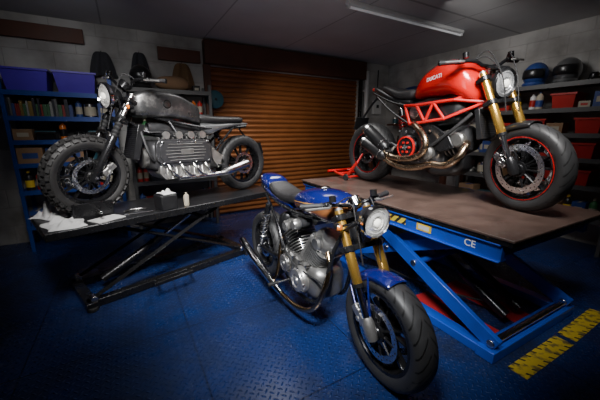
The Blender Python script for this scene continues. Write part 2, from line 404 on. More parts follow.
def fork(par,F,usd,up,low,yy,gaiter=False):
    for sg in(-1,1):
        M=MB(F.S); y=sg*yy
        if usd:
            M.cyl(F.P(-.01,0,y),F.P(.27,0,y),.021,mChrome,18); M.cyl(F.P(.25,0,y),F.P(.27,0,y),.031,mBlkM,18)
            M.sweep([F.P(.265,0,y),F.P(.27,0,y),F.P(F.L-.22,0,y),F.P(F.L-.2,0,y),F.P(F.L+.02,0,y)],[.026,.029,.029,.026,.026],up,20)
            M.lathe([(.0,-.03),(.026,-.03),(.034,0),(.034,.06),(.026,.09),(.0,.09)],F.P(0,0,y),(-F.s,0,F.c),low,20)
        else:
            M.sweep([F.P(-.04,0,y),F.P(-.02,0,y),F.P(.34,0,y),F.P(.36,0,y)],[.02,.029,.03,.026],low,20)
            M.cyl(F.P(.35,0,y),F.P(F.L+.02,0,y),.02,up,18)
            if gaiter:
                pr=[];n=13
                for i in range(n): pr+= [(.031 if i%2 else .024,.35+i*.016)]
                M.lathe(pr,F.P(0,0,y),(-F.s,0,F.c),mBlkR,20)
        M.cyl(F.P(F.L+.02,0,y),F.P(F.L+.035,0,y),.022,mAlu,14)
        M.obj('fork_leg',par)
    M=MB(F.S)
    for l in (F.L-.02,F.L-.2):
        c=F.P(l,-.012); R=Matrix.Rotation(-math.atan2(F.s,F.c),3,'Y')
        M.box(c,(.07,yy*2+.07,.03),mBlkM,R)
        for sg in(-1,1): M.cyl(F.P(l-.018,0,sg*yy),F.P(l+.018,0,sg*yy),.036,mBlkM,18)
    M.cyl(F.P(F.L-.21,-.035),F.P(F.L+.01,-.035),.028,mBlkM,18)
    M.obj('triple_clamp',par,bevel=.004)
    M=MB(F.S); M.cyl(F.P(0,0,-yy-.03),F.P(0,0,yy+.03),.014,mSteel,14); M.obj('axle',par)
def caliper(par,F,y,m,ang=-.4):
    M=MB(F.S); c=F.P(.10,-.075,y); R=Matrix.Rotation(-math.atan2(F.s,F.c)+ang,3,'Y')
    M.box(c,(.05,.06,.12),m,R); M.box(c,(.056,.035,.08),mBlkM,R); M.cyl(c+Vector((0,-.034,.025)),c+Vector((0,.034,.025)),.017,m,14); M.cyl(c+Vector((0,-.034,-.025)),c+Vector((0,.034,-.025)),.017,m,14)
    M.box(F.P(.09,-.035,y),(.05,.02,.06),mBlkM,R)
    M.obj('brake_caliper',par,bevel=.006)
def handlebar(par,F,pts,m,r=.011,mir=False,cables=True):
    M=MB(F.S); full=[Vector((x,-y,z)) for x,y,z in pts[::-1]]+[Vector(p) for p in pts]
    M.sweep(cr(full,6),r,m,12); h=M.obj('handlebar',par)
    for sg in(-1,1):
        e=Vector(pts[-1]); b=Vector(pts[-2]); e.y*=sg; b.y*=sg; t=(e-b).normalized(); g0=e-t*.125
        M=MB(F.S)
        M.lathe([(.0,-.002),(.018,-.002),(.019,.004),(.016,.01)]+[(.0165 if i%2 else .015,.015+i*.008) for i in range(12)]+[(.019,.118),(.019,.122),(0,.122)],g0,t,mBlkR,16)
        M.obj('grip',h)
        M=MB(F.S); c=g0-t*.03; M.box(c,(.035,.045,.035),mBlkM); M.obj('switch_housing',h,bevel=.006)
        M=MB(F.S); fw=Vector((.045,0,-.004)); M.sweep(cr([g0-t*.05,g0-t*.02+fw*.9,g0+t*.05+fw*1.15,g0+t*.12+fw*1.3],5),[.008,.007],mAlu,8,asp=.6); M.obj('lever',h)
        M=MB(F.S); c=g0-t*.055+Vector((.01,0,.02)); M.cyl(c,c+Vector((-.005,0,.035)),.02,mBlkM,16); M.obj('fluid_reservoir',h)
    if cables:
        for k,sg in enumerate((-1,1,-1)):
            e=Vector(pts[-2]); e.y*=sg*.9
            M=MB(F.S); M.tube([e,e+Vector((.07,-sg*.05,.01+.02*k)),F.P(F.L-.05,.10,sg*.07),F.P(F.L-.3,.04,sg*.06)],.004,mBlkR,6); M.obj('cable',h)
    return h
def fincyl(M,b,d,L,r,n,m,m2=None):
    # barrel with rounded-square cooling fins
    b=Vector(b); d=Vector(d).normalized(); M.cyl(b,b+d*L,r*.74,m2 or m,24)
    u=Vector((0,1,0)); w=d.cross(u).normalized(); N_=24
    for i in range(n):
        rings=[]
        for h in (L*(i+.25)/n,L*(i+.62)/n):
            ring=[]
            for k in range(N_):
                t=2*pi*k/N_; c,s_=math.cos(t),math.sin(t)
                ring.append(b+d*h+u*math.copysign(abs(c)**.6,c)*r+w*math.copysign(abs(s_)**.6,s_)*r)
            rings.append(ring)
        M.loft(rings,m)
def rearsusp(M,a,b,m=None,r=.03):
    a=Vector(a);b=Vector(b); M.cyl(a,b,.014,mSteel,12); d=(b-a); L=d.length; d.normalize(); u=d.orthogonal().normalized(); w=d.cross(u)
    pts=[]; n=6
    for i in range(n*12+1):
        t=i/(n*12); pts.append(a+d*(L*(.15+.6*t))+(u*math.cos(t*n*2*pi)+w*math.sin(t*n*2*pi))*r)
    M.sweep(pts,.005,m or mSteel,6)
    M.cyl(a+d*L*.72,a+d*L*.95,r*.8,mBlkM,14)
# ================================================================ BLUE CAFE RACER
def blue_bike():
    mx=frame(.095,2.060,0,math.radians(-59.6))
    R=root('motorcycle','blue cafe racer motorcycle with gold forks standing on blue floor','motorcycle',mx)
    F=Fork(.735,.31,27,.66,.1,-5)
    wheel('front_wheel',R,F.S@T(.735,0,.312),.312,.135,.222,mBlkM,5,[(-.062,.155),(.062,.155)])
    wheel('rear_wheel',R,T(-.74,0,.312),.312,.17,.215,mBlkM,5,[(-.06,.12)])
    fork(R,F,True,mGold,mAlu,.098)
    caliper(R,F,-.075,mAlu); caliper(R,F,.075,mAlu)
    headlight(R,F,(.625,.890),.084,mBlk,mChrome,mGlow)
    M=MB(F.S)
    for sg in(-1,1): M.sweep([F.P(.56,.0,sg*.1),F.P(.57,.05,sg*.105),(.595,sg*.090,.89)],.009,mBlkM,8)
    M.sweep([(.595,-.090,.89),(.54,0,.80),(.595,.090,.89)],.008,mBlkM,8)
    M.obj('headlight_bracket',R)
    for sg in(-1,1):
        M=MB(F.S); M.cyl((.52,sg*.08,.86),(.52,sg*.15,.86),.006,mBlkM,8); M.lathe([(0,-.03),(.016,-.02),(.02,.0),(.02,.02)],(.52,sg*.165,.86),(1,0,0),mBlkM,16); M.lathe([(.019,.02),(.012,.028),(0,.03)],(.52,sg*.165,.86),(1,0,0),mOrange,16); M.obj('turn_signal',R)
    M=MB(F.S); M.lathe([(0,-.05),(.035,-.045),(.042,0),(.042,.01),(0,.012)],F.P(F.L+.06,.03),(-F.s-.5,0,F.c),mChrome,28); M.lathe([(.036,.0125),(0,.0125)],F.P(F.L+.06,.03),(-F.s-.5,0,F.c),mBlk,28); M.obj('speedometer',R)
    handlebar(R,F,[(.42,.0,.935),(.42,.07,.94),(.43,.13,.955),(.36,.31,.955)],mBlkM)
    fender(R,F.S@T(.735,0,.31),.326,.128,76,134,mBlueP,name='front_fender',sides=.045)
    M=MB(F.S)
    for sg in(-1,1):
        M.sweep([F.P(.05,.0,sg*.085),F.P(.2,.05,sg*.085),F.P(.29,.06,sg*.066)],.006,mBlueP,8)
        M.sweep([F.P(.05,-.01,sg*.085),F.P(.16,-.10,sg*.085),F.P(.26,-.13,sg*.066)],.006,mBlueP,8)
        M.sweep([F.P(.29,.06,sg*.066),F.P(.26,-.13,sg*.066)],.006,mBlueP,8)
    M.obj('fender_stay',R)
    # tank
    M=MB(); M.body([(-.16,.84,.05,.035),(-.13,.855,.085,.06),(-.02,.878,.112,.082),(.12,.890,.136,.095),(.25,.892,.136,.095),(.34,.882,.112,.085),(.39,.875,.06,.055)],mBlueT,28,2.6); tk=M.obj('fuel_tank',R,ang=60)
    M=MB(); M.lathe([(.036,-.01),(.036,.008),(.028,.014),(0,.016)],(.14,0,.984),(0.03,0,1),mChrome,24); M.obj('filler_cap',tk)
    M=MB(); M.body([(-.60,.915,.06,.03),(-.52,.895,.10,.035),(-.38,.862,.115,.035),(-.24,.855,.11,.04),(-.14,.868,.09,.045),(-.09,.87,.05,.04)],mSeat,24,3); st=M.obj('seat',R,ang=60)
    M=MB(); M.body([(-.82,.935,.04,.02),(-.77,.935,.07,.045),(-.68,.925,.095,.06),(-.58,.91,.10,.06),(-.54,.89,.09,.035)],mBlueP,24,2.6)
    M.body([(-.72,.87,.07,.02),(-.55,.845,.095,.03),(-.35,.82,.10,.03),(-.2,.81,.085,.03)],mBlueP,20,3); M.obj('tail_cowl',R,ang=60)
    M=MB(); M.lathe([(.03,0),(.03,.015),(0,.02)],(-.815,0,.935),(-1,0,0),mRedPl,20); M.obj('tail_light',R)
    # frame
    M=MB()
    for sg in(-1,1):
        M.tube([(-.76,sg*.06,.88),(-.5,sg*.08,.81),(-.2,sg*.09,.78),(.1,sg*.075,.79),(.37,sg*.03,.82)],.014,mBlkM)
        M.tube([(-.62,sg*.085,.82),(-.36,sg*.10,.6),(-.25,sg*.11,.4),(-.2,sg*.11,.28)],.013,mBlkM)
        M.tube([(.38,sg*.03,.75),(.34,sg*.07,.62),(.30,sg*.10,.4),(.2,sg*.11,.22),(-.05,sg*.12,.19),(-.22,sg*.11,.26)],.014,mBlkM)
    M.cyl((.345,0,.93),(.42,0,.72),.032,mBlkM,18); M.obj('frame',R)
    M=MB()
    for sg in(-1,1): M.sweep([(-.22,sg*.115,.36),(-.5,sg*.115,.33),(-.78,sg*.11,.31)],[.022,.018],mBlkM,10,asp=.7)
    M.cyl((-.74,-.13,.31),(-.74,.13,.31),.013,mSteel,12); M.obj('swingarm',R)
    for sg in(-1,1):
        M=MB(); rearsusp(M,(-.66,sg*.13,.36),(-.50,sg*.115,.78),mSteel); M.obj('shock_absorber',R)
    # engine
    M=MB(); M.body([(-.29,.36,.06,.09),(-.25,.36,.12,.13),(-.1,.35,.14,.145),(.06,.35,.14,.135),(.20,.34,.13,.115),(.25,.34,.08,.08)],mAluM,20,3.6,3)
    for i in range(7): M.box((-.18+i*.055,0,.215),(.012,.20,.03),mAluM)
    for k in range(5): M.cyl((-.22+.09*k,-.11,.46),(-.22+.09*k,-.15,.46),.010,mSteel,8)
    eng=M.obj('engine',R,ang=40)
    for b,d in (((.05,0,.44),(.60,0,.80)),((-.08,0,.44),(-.60,0,.8))):
        M=MB(); fincyl(M,b,d,.22,.112,10,mAluM,mAluD); bb=Vector(b)+Vector(d).normalized()*.22
        dd=Vector(d).normalized(); M.lathe([(0,0),(.100,0),(.105,.02),(.095,.055),(.07,.08),(0,.085)],bb,dd,mAluM,24)
        for sg in(-1,1):
            M.lathe([(0,.0),(.045,.0),(.045,.05),(.034,.062),(0,.062)],bb+dd*.03+Vector((0,sg*.055,0)),(0,sg,0),mAlu,18)
            for k in (-1,1): M.cyl(Vector(b)+dd.cross(Vector((0,1,0)))*.09*k+Vector((0,sg*.07,0)),bb+dd.cross(Vector((0,1,0)))*.09*k+Vector((0,sg*.07,0)),.006,mSteel,8)
        M.obj('cylinder',eng)
    for c,r,dp,mm in (((.07,-.14,.34),.095,.05,mAlu),((-.15,-.13,.38),.070,.045,mAluM),((.04,.14,.35),.1,.05,mAluM)):
        sg=math.copysign(1,c[1]); M=MB(); M.lathe([(0,-.02),(r,-.02),(r,dp*.4),(r*.93,dp*.6),(r*.88,dp*.62),(r*.82,dp*.9),(r*.5,dp),(r*.48,dp*.85),(r*.3,dp*.85),(r*.26,dp*1.05),(0,dp*1.05)],c,(0,sg,0),mm,36)
        for k in range(8):
            a=2*pi*k/8; M.cyl((c[0]+r*.9*math.cos(a),c[1]+sg*dp*.5,c[2]+r*.9*math.sin(a)),(c[0]+r*.9*math.cos(a),c[1]+sg*dp*.8,c[2]+r*.9*math.sin(a)),.006,mChrome,8)
        M.obj('engine_cover',eng)
    for sg in(-1,1):
        M=MB(); M.cyl((-.01,sg*.02,.72),(-.01,sg*.12,.72),.034,mAluD,18); M.lathe([(.035,0),(.04,.01),(.04,.04),(.032,.055),(0,.06)],(-.01,sg*.11,.72),(0,sg,0),mAlu,24); M.obj('carburetor',R)
    M=MB(); M.body([(-.40,.62,.05,.05),(-.37,.62,.09,.09),(-.28,.64,.10,.10),(-.24,.65,.06,.06)],mBlk,20,4); M.obj('battery_box',R)
    M=MB(); M.tube([(.25,-.05,.60),(.32,-.08,.50),(.315,-.12,.36),(.25,-.155,.21),(.08,-.175,.135),(-.15,-.195,.140)],.017,mBrass,14)
    M.tube([(-.27,-.07,.56),(-.31,-.10,.48),(-.29,-.13,.34),(-.27,-.17,.22),(-.30,-.20,.185)],.017,mBrass,14)
    ex=M.obj('exhaust_header',R)
    M=MB(); M.sweep([(-.13,-.195,.140),(-.18,-.20,.150),(-.28,-.205,.175),(-.62,-.225,.27),(-.86,-.235,.34),(-.88,-.235,.346)],[.018,.024,.028,.034,.033,.028],mChrome,24); M.cyl((-.875,-.235,.344),(-.885,-.235,.347),.022,mHole,18); M.obj('muffler',R)
    M=MB(); M.tube([(.3,-.115,.4),(.0,-.17,.44),(-.2,-.15,.55)],.006,mBlkR,8); M.obj('brake_hose',R)
    for sg in(-1,1):
        M=MB(); M.cyl((-.12,sg*.10,.25),(-.12,sg*.24,.25),.009,mSteel,10); M.cyl((-.12,sg*.23,.25),(-.12,sg*.31,.25),.014,mBlkR,12); M.obj('footpeg',R)
    M=MB(); M.tube([(-.05,.12,.22),(-.09,.22,.10),(-.12,.28,.010)],.011,mBlkM,10); M.box((-.13,.29,.006),(.08,.03,.011),mBlkM); M.obj('side_stand',R)
blue_bike()
# ================================================================ RED NAKED BIKE
ZR=.80
mRB=frame(1.180,2.725,ZR+.001,math.radians(-59.8))
def red_bike():
    R=root('motorcycle','red naked sport motorcycle with trellis frame on lift platform','motorcycle',mRB)
    F=Fork(.755,.30,24,.70,.1,-13)
    wheel('front_wheel',R,F.S@T(.755,0,.304),.302,.12,.218,mBlkM,5,[(-.06,.17),(.06,.17)],stripe=mRedF)
    wheel('rear_wheel',R,T(-.76,0,.318),.318,.18,.218,mBlkM,5,[(-.07,.12)],stripe=mRedF)
    fork(R,F,True,mGold,mBlkM,.105)
    caliper(R,F,-.078,mSteel); caliper(R,F,.078,mSteel)
    headlight(R,F,(.545,.880),.098,mBlk,mBlkM,mGlass)
    M=MB(F.S); M.body([(.43,.79,.05,.02),(.49,.775,.07,.035),(.53,.78,.06,.02)],mBlk,16,3); M.sweep([(.51,0,.78),(.47,0,.84),(.45,0,.98)],.02,mBlk,8); M.body([(.43,1.0,.05,.012),(.49,.990,.07,.016),(.54,.985,.05,.01)],mBlk,16,3); M.obj('instrument_bracket',R)
    handlebar(R,F,[(.43,0,1.01),(.43,.08,1.02),(.42,.17,1.055),(.33,.38,1.06)],mBlkM,.013)
    fender(R,F.S@T(.755,0,.302),.320,.128,82,142,mBlk,name='front_fender',sides=.05)
    M=MB(); M.body([(-.19,.86,.05,.03),(-.14,.885,.105,.065),(-.05,.93,.150,.105),(.08,.958,.178,.135),(.20,.960,.192,.140),(.31,.920,.180,.140),(.38,.868,.140,.11),(.425,.845,.07,.06)],mRed,36,2.7,5); tk=M.obj('fuel_tank',R,ang=60)
    bvh=BVHTree.FromPolygons([tuple(v) for v in M.v],M.f)
    vs,fs=textmesh('DUCATI',.042); 
    for sg in(-1,1):
        out=[]
        for v in vs:
            px=.09+(v.x if sg<0 else -v.x); pz=.965+v.y+ (px-.09)*.12
            h=bvh.ray_cast(Vector((px,sg*.5,pz)),Vector((0,-sg,0)))
            y=h[0].y if h[0] else sg*.16
            out.append((px,y+sg*(.0015 if v.z>0 else -.001),pz))
        T_=MB(); T_.add(out,fs,mText); T_.obj('tank_lettering',tk)
    M=MB(); M.lathe([(.04,-.01),(.04,.004),(.03,.01),(0,.012)],(.15,0,1.098),(-.0,0,1),mBlkM,24); M.obj('filler_cap',tk)
    M=MB(); M.body([(-.60,.965,.05,.02),(-.55,.955,.09,.035),(-.44,.92,.125,.045),(-.32,.875,.13,.05),(-.20,.875,.11,.05),(-.14,.89,.06,.04)],mSeat,24,3); M.obj('seat',R,ang=60)
    M=MB(); M.body([(-.74,.970,.03,.015),(-.68,.960,.07,.03),(-.55,.910,.10,.035),(-.4,.845,.11,.035),(-.2,.80,.10,.03)],mBlk,20,3); M.obj('tail_cowl',R,ang=60)
    M=MB(); M.body([(-.76,.968,.03,.012),(-.73,.968,.06,.02),(-.70,.965,.065,.02)],mRedPl,16,3); M.obj('tail_light',R)
    M=MB(); M.tube([(-.66,0,.92),(-.80,0,.82),(-.93,0,.68)],.012,mBlk); M.box((-.95,0,.63),(.01,.18,.14),mBlk,Matrix.Rotation(.35,3,'Y')); M.obj('plate_bracket',R)
    # trellis, short with three bays
    M=MB(); r=.0135
    for sg in(-1,1):
        n={'h':(.43,sg*.05,.86),'h2':(.455,sg*.05,.76),'a':(.27,sg*.150,.785),'b':(.21,sg*.170,.645),'c':(.10,sg*.172,.775),'d':(.04,sg*.182,.625),'e':(-.06,sg*.176,.765),'f':(-.12,sg*.172,.61),'g':(-.20,sg*.155,.77)}
        for e in ('ha','ac','ce','h2b','bd','df','h2a','bc','cd','de','fg','eg'):
            k=['h2',e[2:]] if e.startswith('h2') else [e[0],e[1:]]
            M.cyl(n[k[0]],n[k[1]],r,mRedF,12)
        for q in n.values(): M.ball(q,r*1.08,mRedF,10)
    M.cyl((.395,0,.95),(.465,0,.74),.034,mRedF,18); M.obj('trellis_frame',R)
    M=MB()
    for sg in(-1,1):
        M.tube([(-.18,sg*.15,.77),(-.4,sg*.12,.82),(-.70,sg*.06,.93)],.012,mBlkM); M.tube([(-.12,sg*.15,.60),(-.40,sg*.12,.74),(-.64,sg*.07,.89)],.010,mBlkM)
    M.obj('subframe',R)
    # engine
    M=MB(); M.body([(-.30,.41,.07,.10),(-.26,.42,.14,.17),(-.1,.43,.17,.20),(.06,.42,.17,.18),(.16,.39,.15,.14),(.20,.38,.10,.09)],mAluD,20,3.2,3)
    for k in range(5):
        M.cyl((-.22+.08*k,-.155,.27+.01*k),(-.22+.08*k,-.185,.27+.01*k),.012,mSteel,10); M.cyl((-.22+.08*k,-.155,.55),(-.22+.08*k,-.182,.55),.012,mSteel,10)
    eng=M.obj('engine',R,ang=40)
    M=MB(); M.body([(-.22,.68,.07,.06),(-.18,.69,.13,.11),(.10,.70,.145,.12),(.26,.71,.13,.10),(.32,.72,.08,.05)],mBlk,20,4); M.obj('airbox',R)
    for b,d,L in (((.08,0,.42),(.95,0,.26),.2),((-.05,0,.50),(-.25,0,.97),.18)):
        M=MB(); dd=Vector(d).normalized(); fincyl(M,b,d,L,.115,6,mAluM,mAluD); bb=Vector(b)+dd*L
        M.lathe([(0,0),(.11,0),(.115,.03),(.10,.09),(.06,.11),(0,.112)],bb,dd,mAluD,24)
        for sg in(-1,1): M.lathe([(0,0),(.058,0),(.058,.06),(.046,.07),(0,.07)],bb+dd*.04+Vector((0,sg*.075,0)),(0,sg,0),mAluM if sg<0 else mBlkM,22)
        M.obj('cylinder',eng)
    M=MB(); c=(-.10,-.165,.41)
    M.lathe([(0,-.02),(.105,-.02),(.105,.045),(.085,.06),(0,.06)],c,(0,-1,0),mBlkM,36)
    M.lathe([(.096,.04),(.096,.062),(.084,.066),(.082,.05)],c,(0,-1,0),mRedF,40,closed=True)
    for k in range(6):
        a=2*pi*k/6; q=Vector(c)+Vector((.045*math.cos(a),-.06,.045*math.sin(a))); M.cyl(q,q+Vector((0,-.012,0)),.010,mRedF,12)
    M.lathe([(0,.055),(.024,.055),(.024,.075),(0,.078)],c,(0,-1,0),mSteel,20); M.obj('clutch_cover',eng)
    M=MB(); M.lathe([(0,-.02),(.07,-.02),(.07,.03),(.05,.045),(0,.045)],(.08,-.16,.37),(0,-1,0),mAluM,30); M.obj('water_pump_cover',eng)
    for sg in (-1,1):
        M=MB(); M.xz([(.26,.52),(.32,.42),(.20,.38),(.02,.48),(-.02,.60),(.05,.64)],sg*.150,sg*.170,mBlkM); M.obj('belt_cover',eng,bevel=.008)
    M=MB(); Rr=Matrix.Rotation(-.2,3,'Y'); M.box((.455,0,.60),(.035,.24,.22),mBlk,Rr)
    for i in range(12): M.box(Vector((.455,0,.60))+Rr@Vector((.019,0,-.10+i*.017)),(.004,.22,.004),mAluD,Rr)
    M.obj('radiator',R,bevel=.004)
    M=MB(); M.tube([(.40,-.11,.68),(.30,-.16,.57),(.18,-.18,.47),(.08,-.185,.39)],.014,mBlkR,10); M.obj('coolant_hose',R)
    M=MB(); M.body([(.02,.21,.08,.02),(.12,.22,.13,.05),(.28,.26,.12,.07),(.36,.31,.08,.05)],mBlk,16,3); M.obj('belly_pan',R,ang=50)
    M=MB()
    M.tube([(.36,-.07,.46),(.40,-.15,.44),(.39,-.205,.36),(.30,-.225,.29),(.17,-.225,.285),(.05,-.225,.25),(-.10,-.215,.23),(-.25,-.20,.25),(-.38,-.20,.30)],.0285,mBronze,18)
    M.tube([(-.12,-.13,.62),(-.02,-.205,.59),(.08,-.235,.52),(.12,-.245,.43),(.07,-.245,.355),(-.05,-.235,.315),(-.25,-.215,.31),(-.38,-.21,.36)],.0285,mBronze,18)
    M.obj('exhaust_header',R)
    for k,(a,b) in enumerate((((-.34,-.205,.30),(-.63,-.240,.45)),((-.34,-.205,.38),(-.61,-.220,.57)))):
        a=Vector(a);b=Vector(b); M=MB(); M.sweep([a,a.lerp(b,.10),a.lerp(b,.18),a.lerp(b,.91)],[.030,.050,.058,.058],mBlk,24); M.sweep([a.lerp(b,.90),a.lerp(b,.92),b],[.0595,.060,.053],mSteel,24); M.cyl(b,b+(b-a).normalized()*.003,.047,mHole,20)
        M.sweep([a.lerp(b,.2),a.lerp(b,.225)],.0605,mSteel,24)
        M.obj('muffler',R)
    M=MB()
    for sg in(1,-1): M.sweep([(-.2,sg*.12,.36),(-.35,sg*.13,.42),(-.55,sg*.12,.40),(-.78,sg*.115,.315)],[.03,.026,.024,.026],mBlkM,12,asp=.6)
    M.cyl((-.76,-.13,.315),(-.76,.13,.315),.016,mSteel,14); M.obj('swingarm',R)
    M=MB(); rearsusp(M,(-.26,-.06,.46),(-.34,-.05,.76),mRedF,.034); M.obj('shock_absorber',R)
    for sg in(-1,1):
        M=MB(); M.tube([(-.18,sg*.15,.45),(-.28,sg*.17,.40),(-.30,sg*.18,.36)],.011,mAlu,10); M.cyl((-.30,sg*.17,.36),(-.30,sg*.26,.365),.011,mBlkR,12); M.obj('footpeg',R)
    M=MB(); M.sweep([(-.2+.05*math.cos(a),.14,.4+.05*math.sin(a)) for a in [pi/2-.1,0,-pi/2+.1]]+[(-.76+.1*math.cos(a),.14,.315+.1*math.sin(a)) for a in [-pi/2,-2.3,pi,2.3,pi/2]],.007,mSteel,6,closed=True); M.obj('drive_chain',R)
red_bike()
# ================================================================ GREY SCRAMBLER
ZL=.68
def grey_bike():
    mx=frame(-1.19,2.94,ZL+.001,math.radians(-133.2))
    R=root('motorcycle','gunmetal custom scrambler motorcycle with knobbly tyre on black lift','motorcycle',mx)
    F=Fork(.75,.325,28,.70,.1,14)
    wheel('front_wheel',R,F.S@T(.75,0,.325),.321,.12,.225,mBlkM,6,[(-.055,.14),(.055,.14)],knob=True,hubM=mSteel,twin=True)
    wheel('rear_wheel',R,T(-.74,0,.313),.312,.145,.215,mBlkM,6,[(.06,.12)],hubM=mSteel)
    fork(R,F,False,mSteel,mBlkM,.10,gaiter=True)
    caliper(R,F,.078,mAlu); caliper(R,F,-.078,mAlu)
    headlight(R,F,(.56,.945),.095,mBlk,mChrome,mGlow)
    M=MB(F.S)
    for sg in(-1,1): M.sweep([F.P(.58,0,sg*.1),F.P(.6,.05,sg*.105),(.52,sg*.097,.945)],.009,mBlkM,8)
    M.sweep([(.52,-.097,.945),(.47,0,.86),(.52,.097,.945)],.008,mBlkM,8)
    M.obj('headlight_bracket',R)
    for sg in(-1,1):
        M=MB(F.S); M.cyl((.47,sg*.09,.88),(.47,sg*.16,.88),.006,mBlkM,8); M.lathe([(0,-.03),(.018,-.02),(.022,.0),(.022,.02)],(.47,sg*.175,.88),(1,0,0),mBlkM,16); M.lathe([(.021,.02),(.012,.03),(0,.032)],(.47,sg*.175,.88),(1,0,0),mOrange,16); M.obj('turn_signal',R)
    M=MB(F.S); M.lathe([(0,-.05),(.04,-.045),(.048,0),(.048,.012),(0,.013)],F.P(F.L+.1,.03),(-F.s-.4,0,F.c),mBlkM,28); M.obj('speedometer',R)
    handlebar(R,F,[(.40,0,1.02),(.40,.07,1.02),(.41,.18,1.09),(.30,.40,1.10)],mBlkM,.0125)
    M=MB(F.S); M.tube([F.P(.34,.02,-.10),F.P(.375,.03,-.07),F.P(.375,.03,.07),F.P(.34,.02,.10)],.009,mSteel,8,3); M.obj('fork_brace',R)
    M=MB(); M.body([(-.22,.80,.07,.05),(-.19,.82,.115,.08),(-.06,.87,.135,.10),(.06,.893,.142,.112),(.24,.90,.142,.112),(.35,.885,.128,.095),(.40,.87,.08,.07)],mGrey,36,6.0); tk=M.obj('fuel_tank',R,ang=40)
    M=MB(); M.lathe([(.04,-.01),(.04,.008),(.03,.014),(0,.016)],(.18,0,1.010),(0,0,1),mBlkM,24); M.obj('filler_cap',tk)
    for sg in(-1,1):
        M=MB(); M.lathe([(0,-.004),(.036,-.004),(.036,.004),(0,.006)],(.12,sg*.143,.90),(0,sg,0),mBlkM,28); M.lathe([(.029,.004),(.029,.007),(.0,.0075)],(.12,sg*.143,.90),(0,sg,0),mSteel,28); M.obj('tank_roundel',tk)
    M=MB(); M.body([(-.74,.785,.06,.018),(-.69,.785,.12,.032),(-.52,.78,.135,.036),(-.32,.780,.135,.040),(-.20,.80,.10,.04),(-.15,.81,.05,.03)],mSeat,24,3.2); M.obj('seat',R,ang=60)
    M=MB(); M.body([(-.82,.745,.05,.010),(-.76,.742,.09,.018),(-.6,.735,.12,.022),(-.42,.71,.125,.042),(-.30,.69,.12,.065),(-.22,.70,.09,.05)],mGreyL,20,3.4); M.obj('tail_cowl',R,ang=60)
    M=MB(); M.body([(-.84,.745,.03,.008),(-.815,.745,.05,.014)],mRedPl,16,3); M.obj('tail_light',R)
    M=MB()
    for sg in(-1,1):
        M.tube([(-.76,sg*.09,.72),(-.5,sg*.10,.70),(-.25,sg*.11,.70),(.1,sg*.10,.76),(.35,sg*.03,.84)],.014,mBlkM)
        M.tube([(.39,sg*.03,.74),(.30,sg*.14,.66),(.05,sg*.17,.62),(-.22,sg*.15,.60),(-.28,sg*.12,.40)],.014,mBlkM)
        M.tube([(-.60,sg*.10,.72),(-.42,sg*.11,.55),(-.30,sg*.11,.42)],.012,mBlkM); M.cyl((.1,sg*.10,.76),(.05,sg*.17,.62),.012,mBlkM,10)
    M.cyl((.345,0,.97),(.42,0,.74),.034,mBlkM,18); M.obj('frame',R)
    M=MB(); M.body([(-.28,.43,.07,.10),(-.24,.43,.14,.15),(-.1,.43,.17,.16),(.15,.44,.17,.15),(.27,.45,.15,.13),(.30,.45,.10,.10)],mAluD,20,4,3)
    eng=M.obj('engine',R,ang=40)
    # ribbed cam cover on the left side
    M=MB(); M.xz([(-.26,.42),(-.24,.36),(.22,.37),(.27,.42),(.27,.55),(.24,.60),(-.22,.59),(-.26,.54)],.15,.195,mAluD)
    M.xz([(-.235,.43),(-.22,.385),(.21,.395),(.245,.44),(.245,.54),(.215,.58),(-.20,.57),(-.235,.53)],.195,.208,mAluD)
    for i in range(6): M.box((0.005,.2085,.415+i*.028),(.40-.03*abs(i-2.5),.010,.007),mAluM)
    M.box((.0,.2115,.485),(.12,.008,.05),mAluM)
    for x in(-.21,-.08,.08,.22):
        for z in(.392,.575): M.cyl((x,.20,z),(x,.216,z),.010,mChrome,10)
    for i in range(12): M.box((-.22+i*.042,.175,.607),(.010,.05,.02),mAluM)
    M.obj('cam_cover',eng,bevel=.003)
    M=MB(); M.xz([(-.24,.24),(.20,.24),(.25,.30),(.24,.37),(-.25,.36)],-.14,.17,mAlu)
    for i in range(10): M.box((-.2+i*.043,.172,.30),(.012,.012,.10),mAlu)
    M.obj('oil_sump',eng,bevel=.008)
    M=MB(); M.lathe([(0,-.03),(.10,-.03),(.10,.05),(.09,.06),(0,.065)],(.28,0,.44),(1,0,0),mAluM,32); M.obj('front_engine_cover',eng)
    M=MB(); M.body([(-.44,.36,.07,.06),(-.40,.38,.10,.10),(-.30,.42,.12,.13),(-.24,.43,.13,.13)],mAluM,20,3); M.obj('gearbox',eng)
    M=MB()
    for i in range(4):
        x=-.17+i*.115; M.cyl((x,.10,.63),(x,.185,.635),.028,mAluM,16); M.cyl((x,.0,.66),(x,.12,.63),.030,mBlkR,16); M.cyl((x,.18,.635),(x,.20,.636),.033,mAlu,16)
    M.body([(-.24,.69,.03,.03),(-.22,.69,.05,.045),(.22,.70,.05,.045),(.24,.70,.03,.03)],mAluD,16,3)
    M.obj('intake',R)
    M=MB(); Rr=Matrix.Rotation(-.25,3,'Y'); M.box((.38,0,.58),(.05,.26,.30),mBlk,Rr)
    for i in range(16): M.box(Vector((.38,0,.58))+Rr@Vector((.026,0,-.13+i*.017)),(.004,.23,.004),mAluD,Rr)
    M.obj('radiator',R,bevel=.006)
    M=MB()
    for i in range(4):
        x=-.18+i*.12; M.tube([(x,.18,.38),(x-.02,.215,.32),(x-.08,.21,.265),(x-.18,.20,.25)],.014,mSteel,12)
    M.tube([(.1,.20,.25),(-.2,.20,.245),(-.36,.215,.25)],.024,mSteel,14); M.obj('exhaust_header',R)
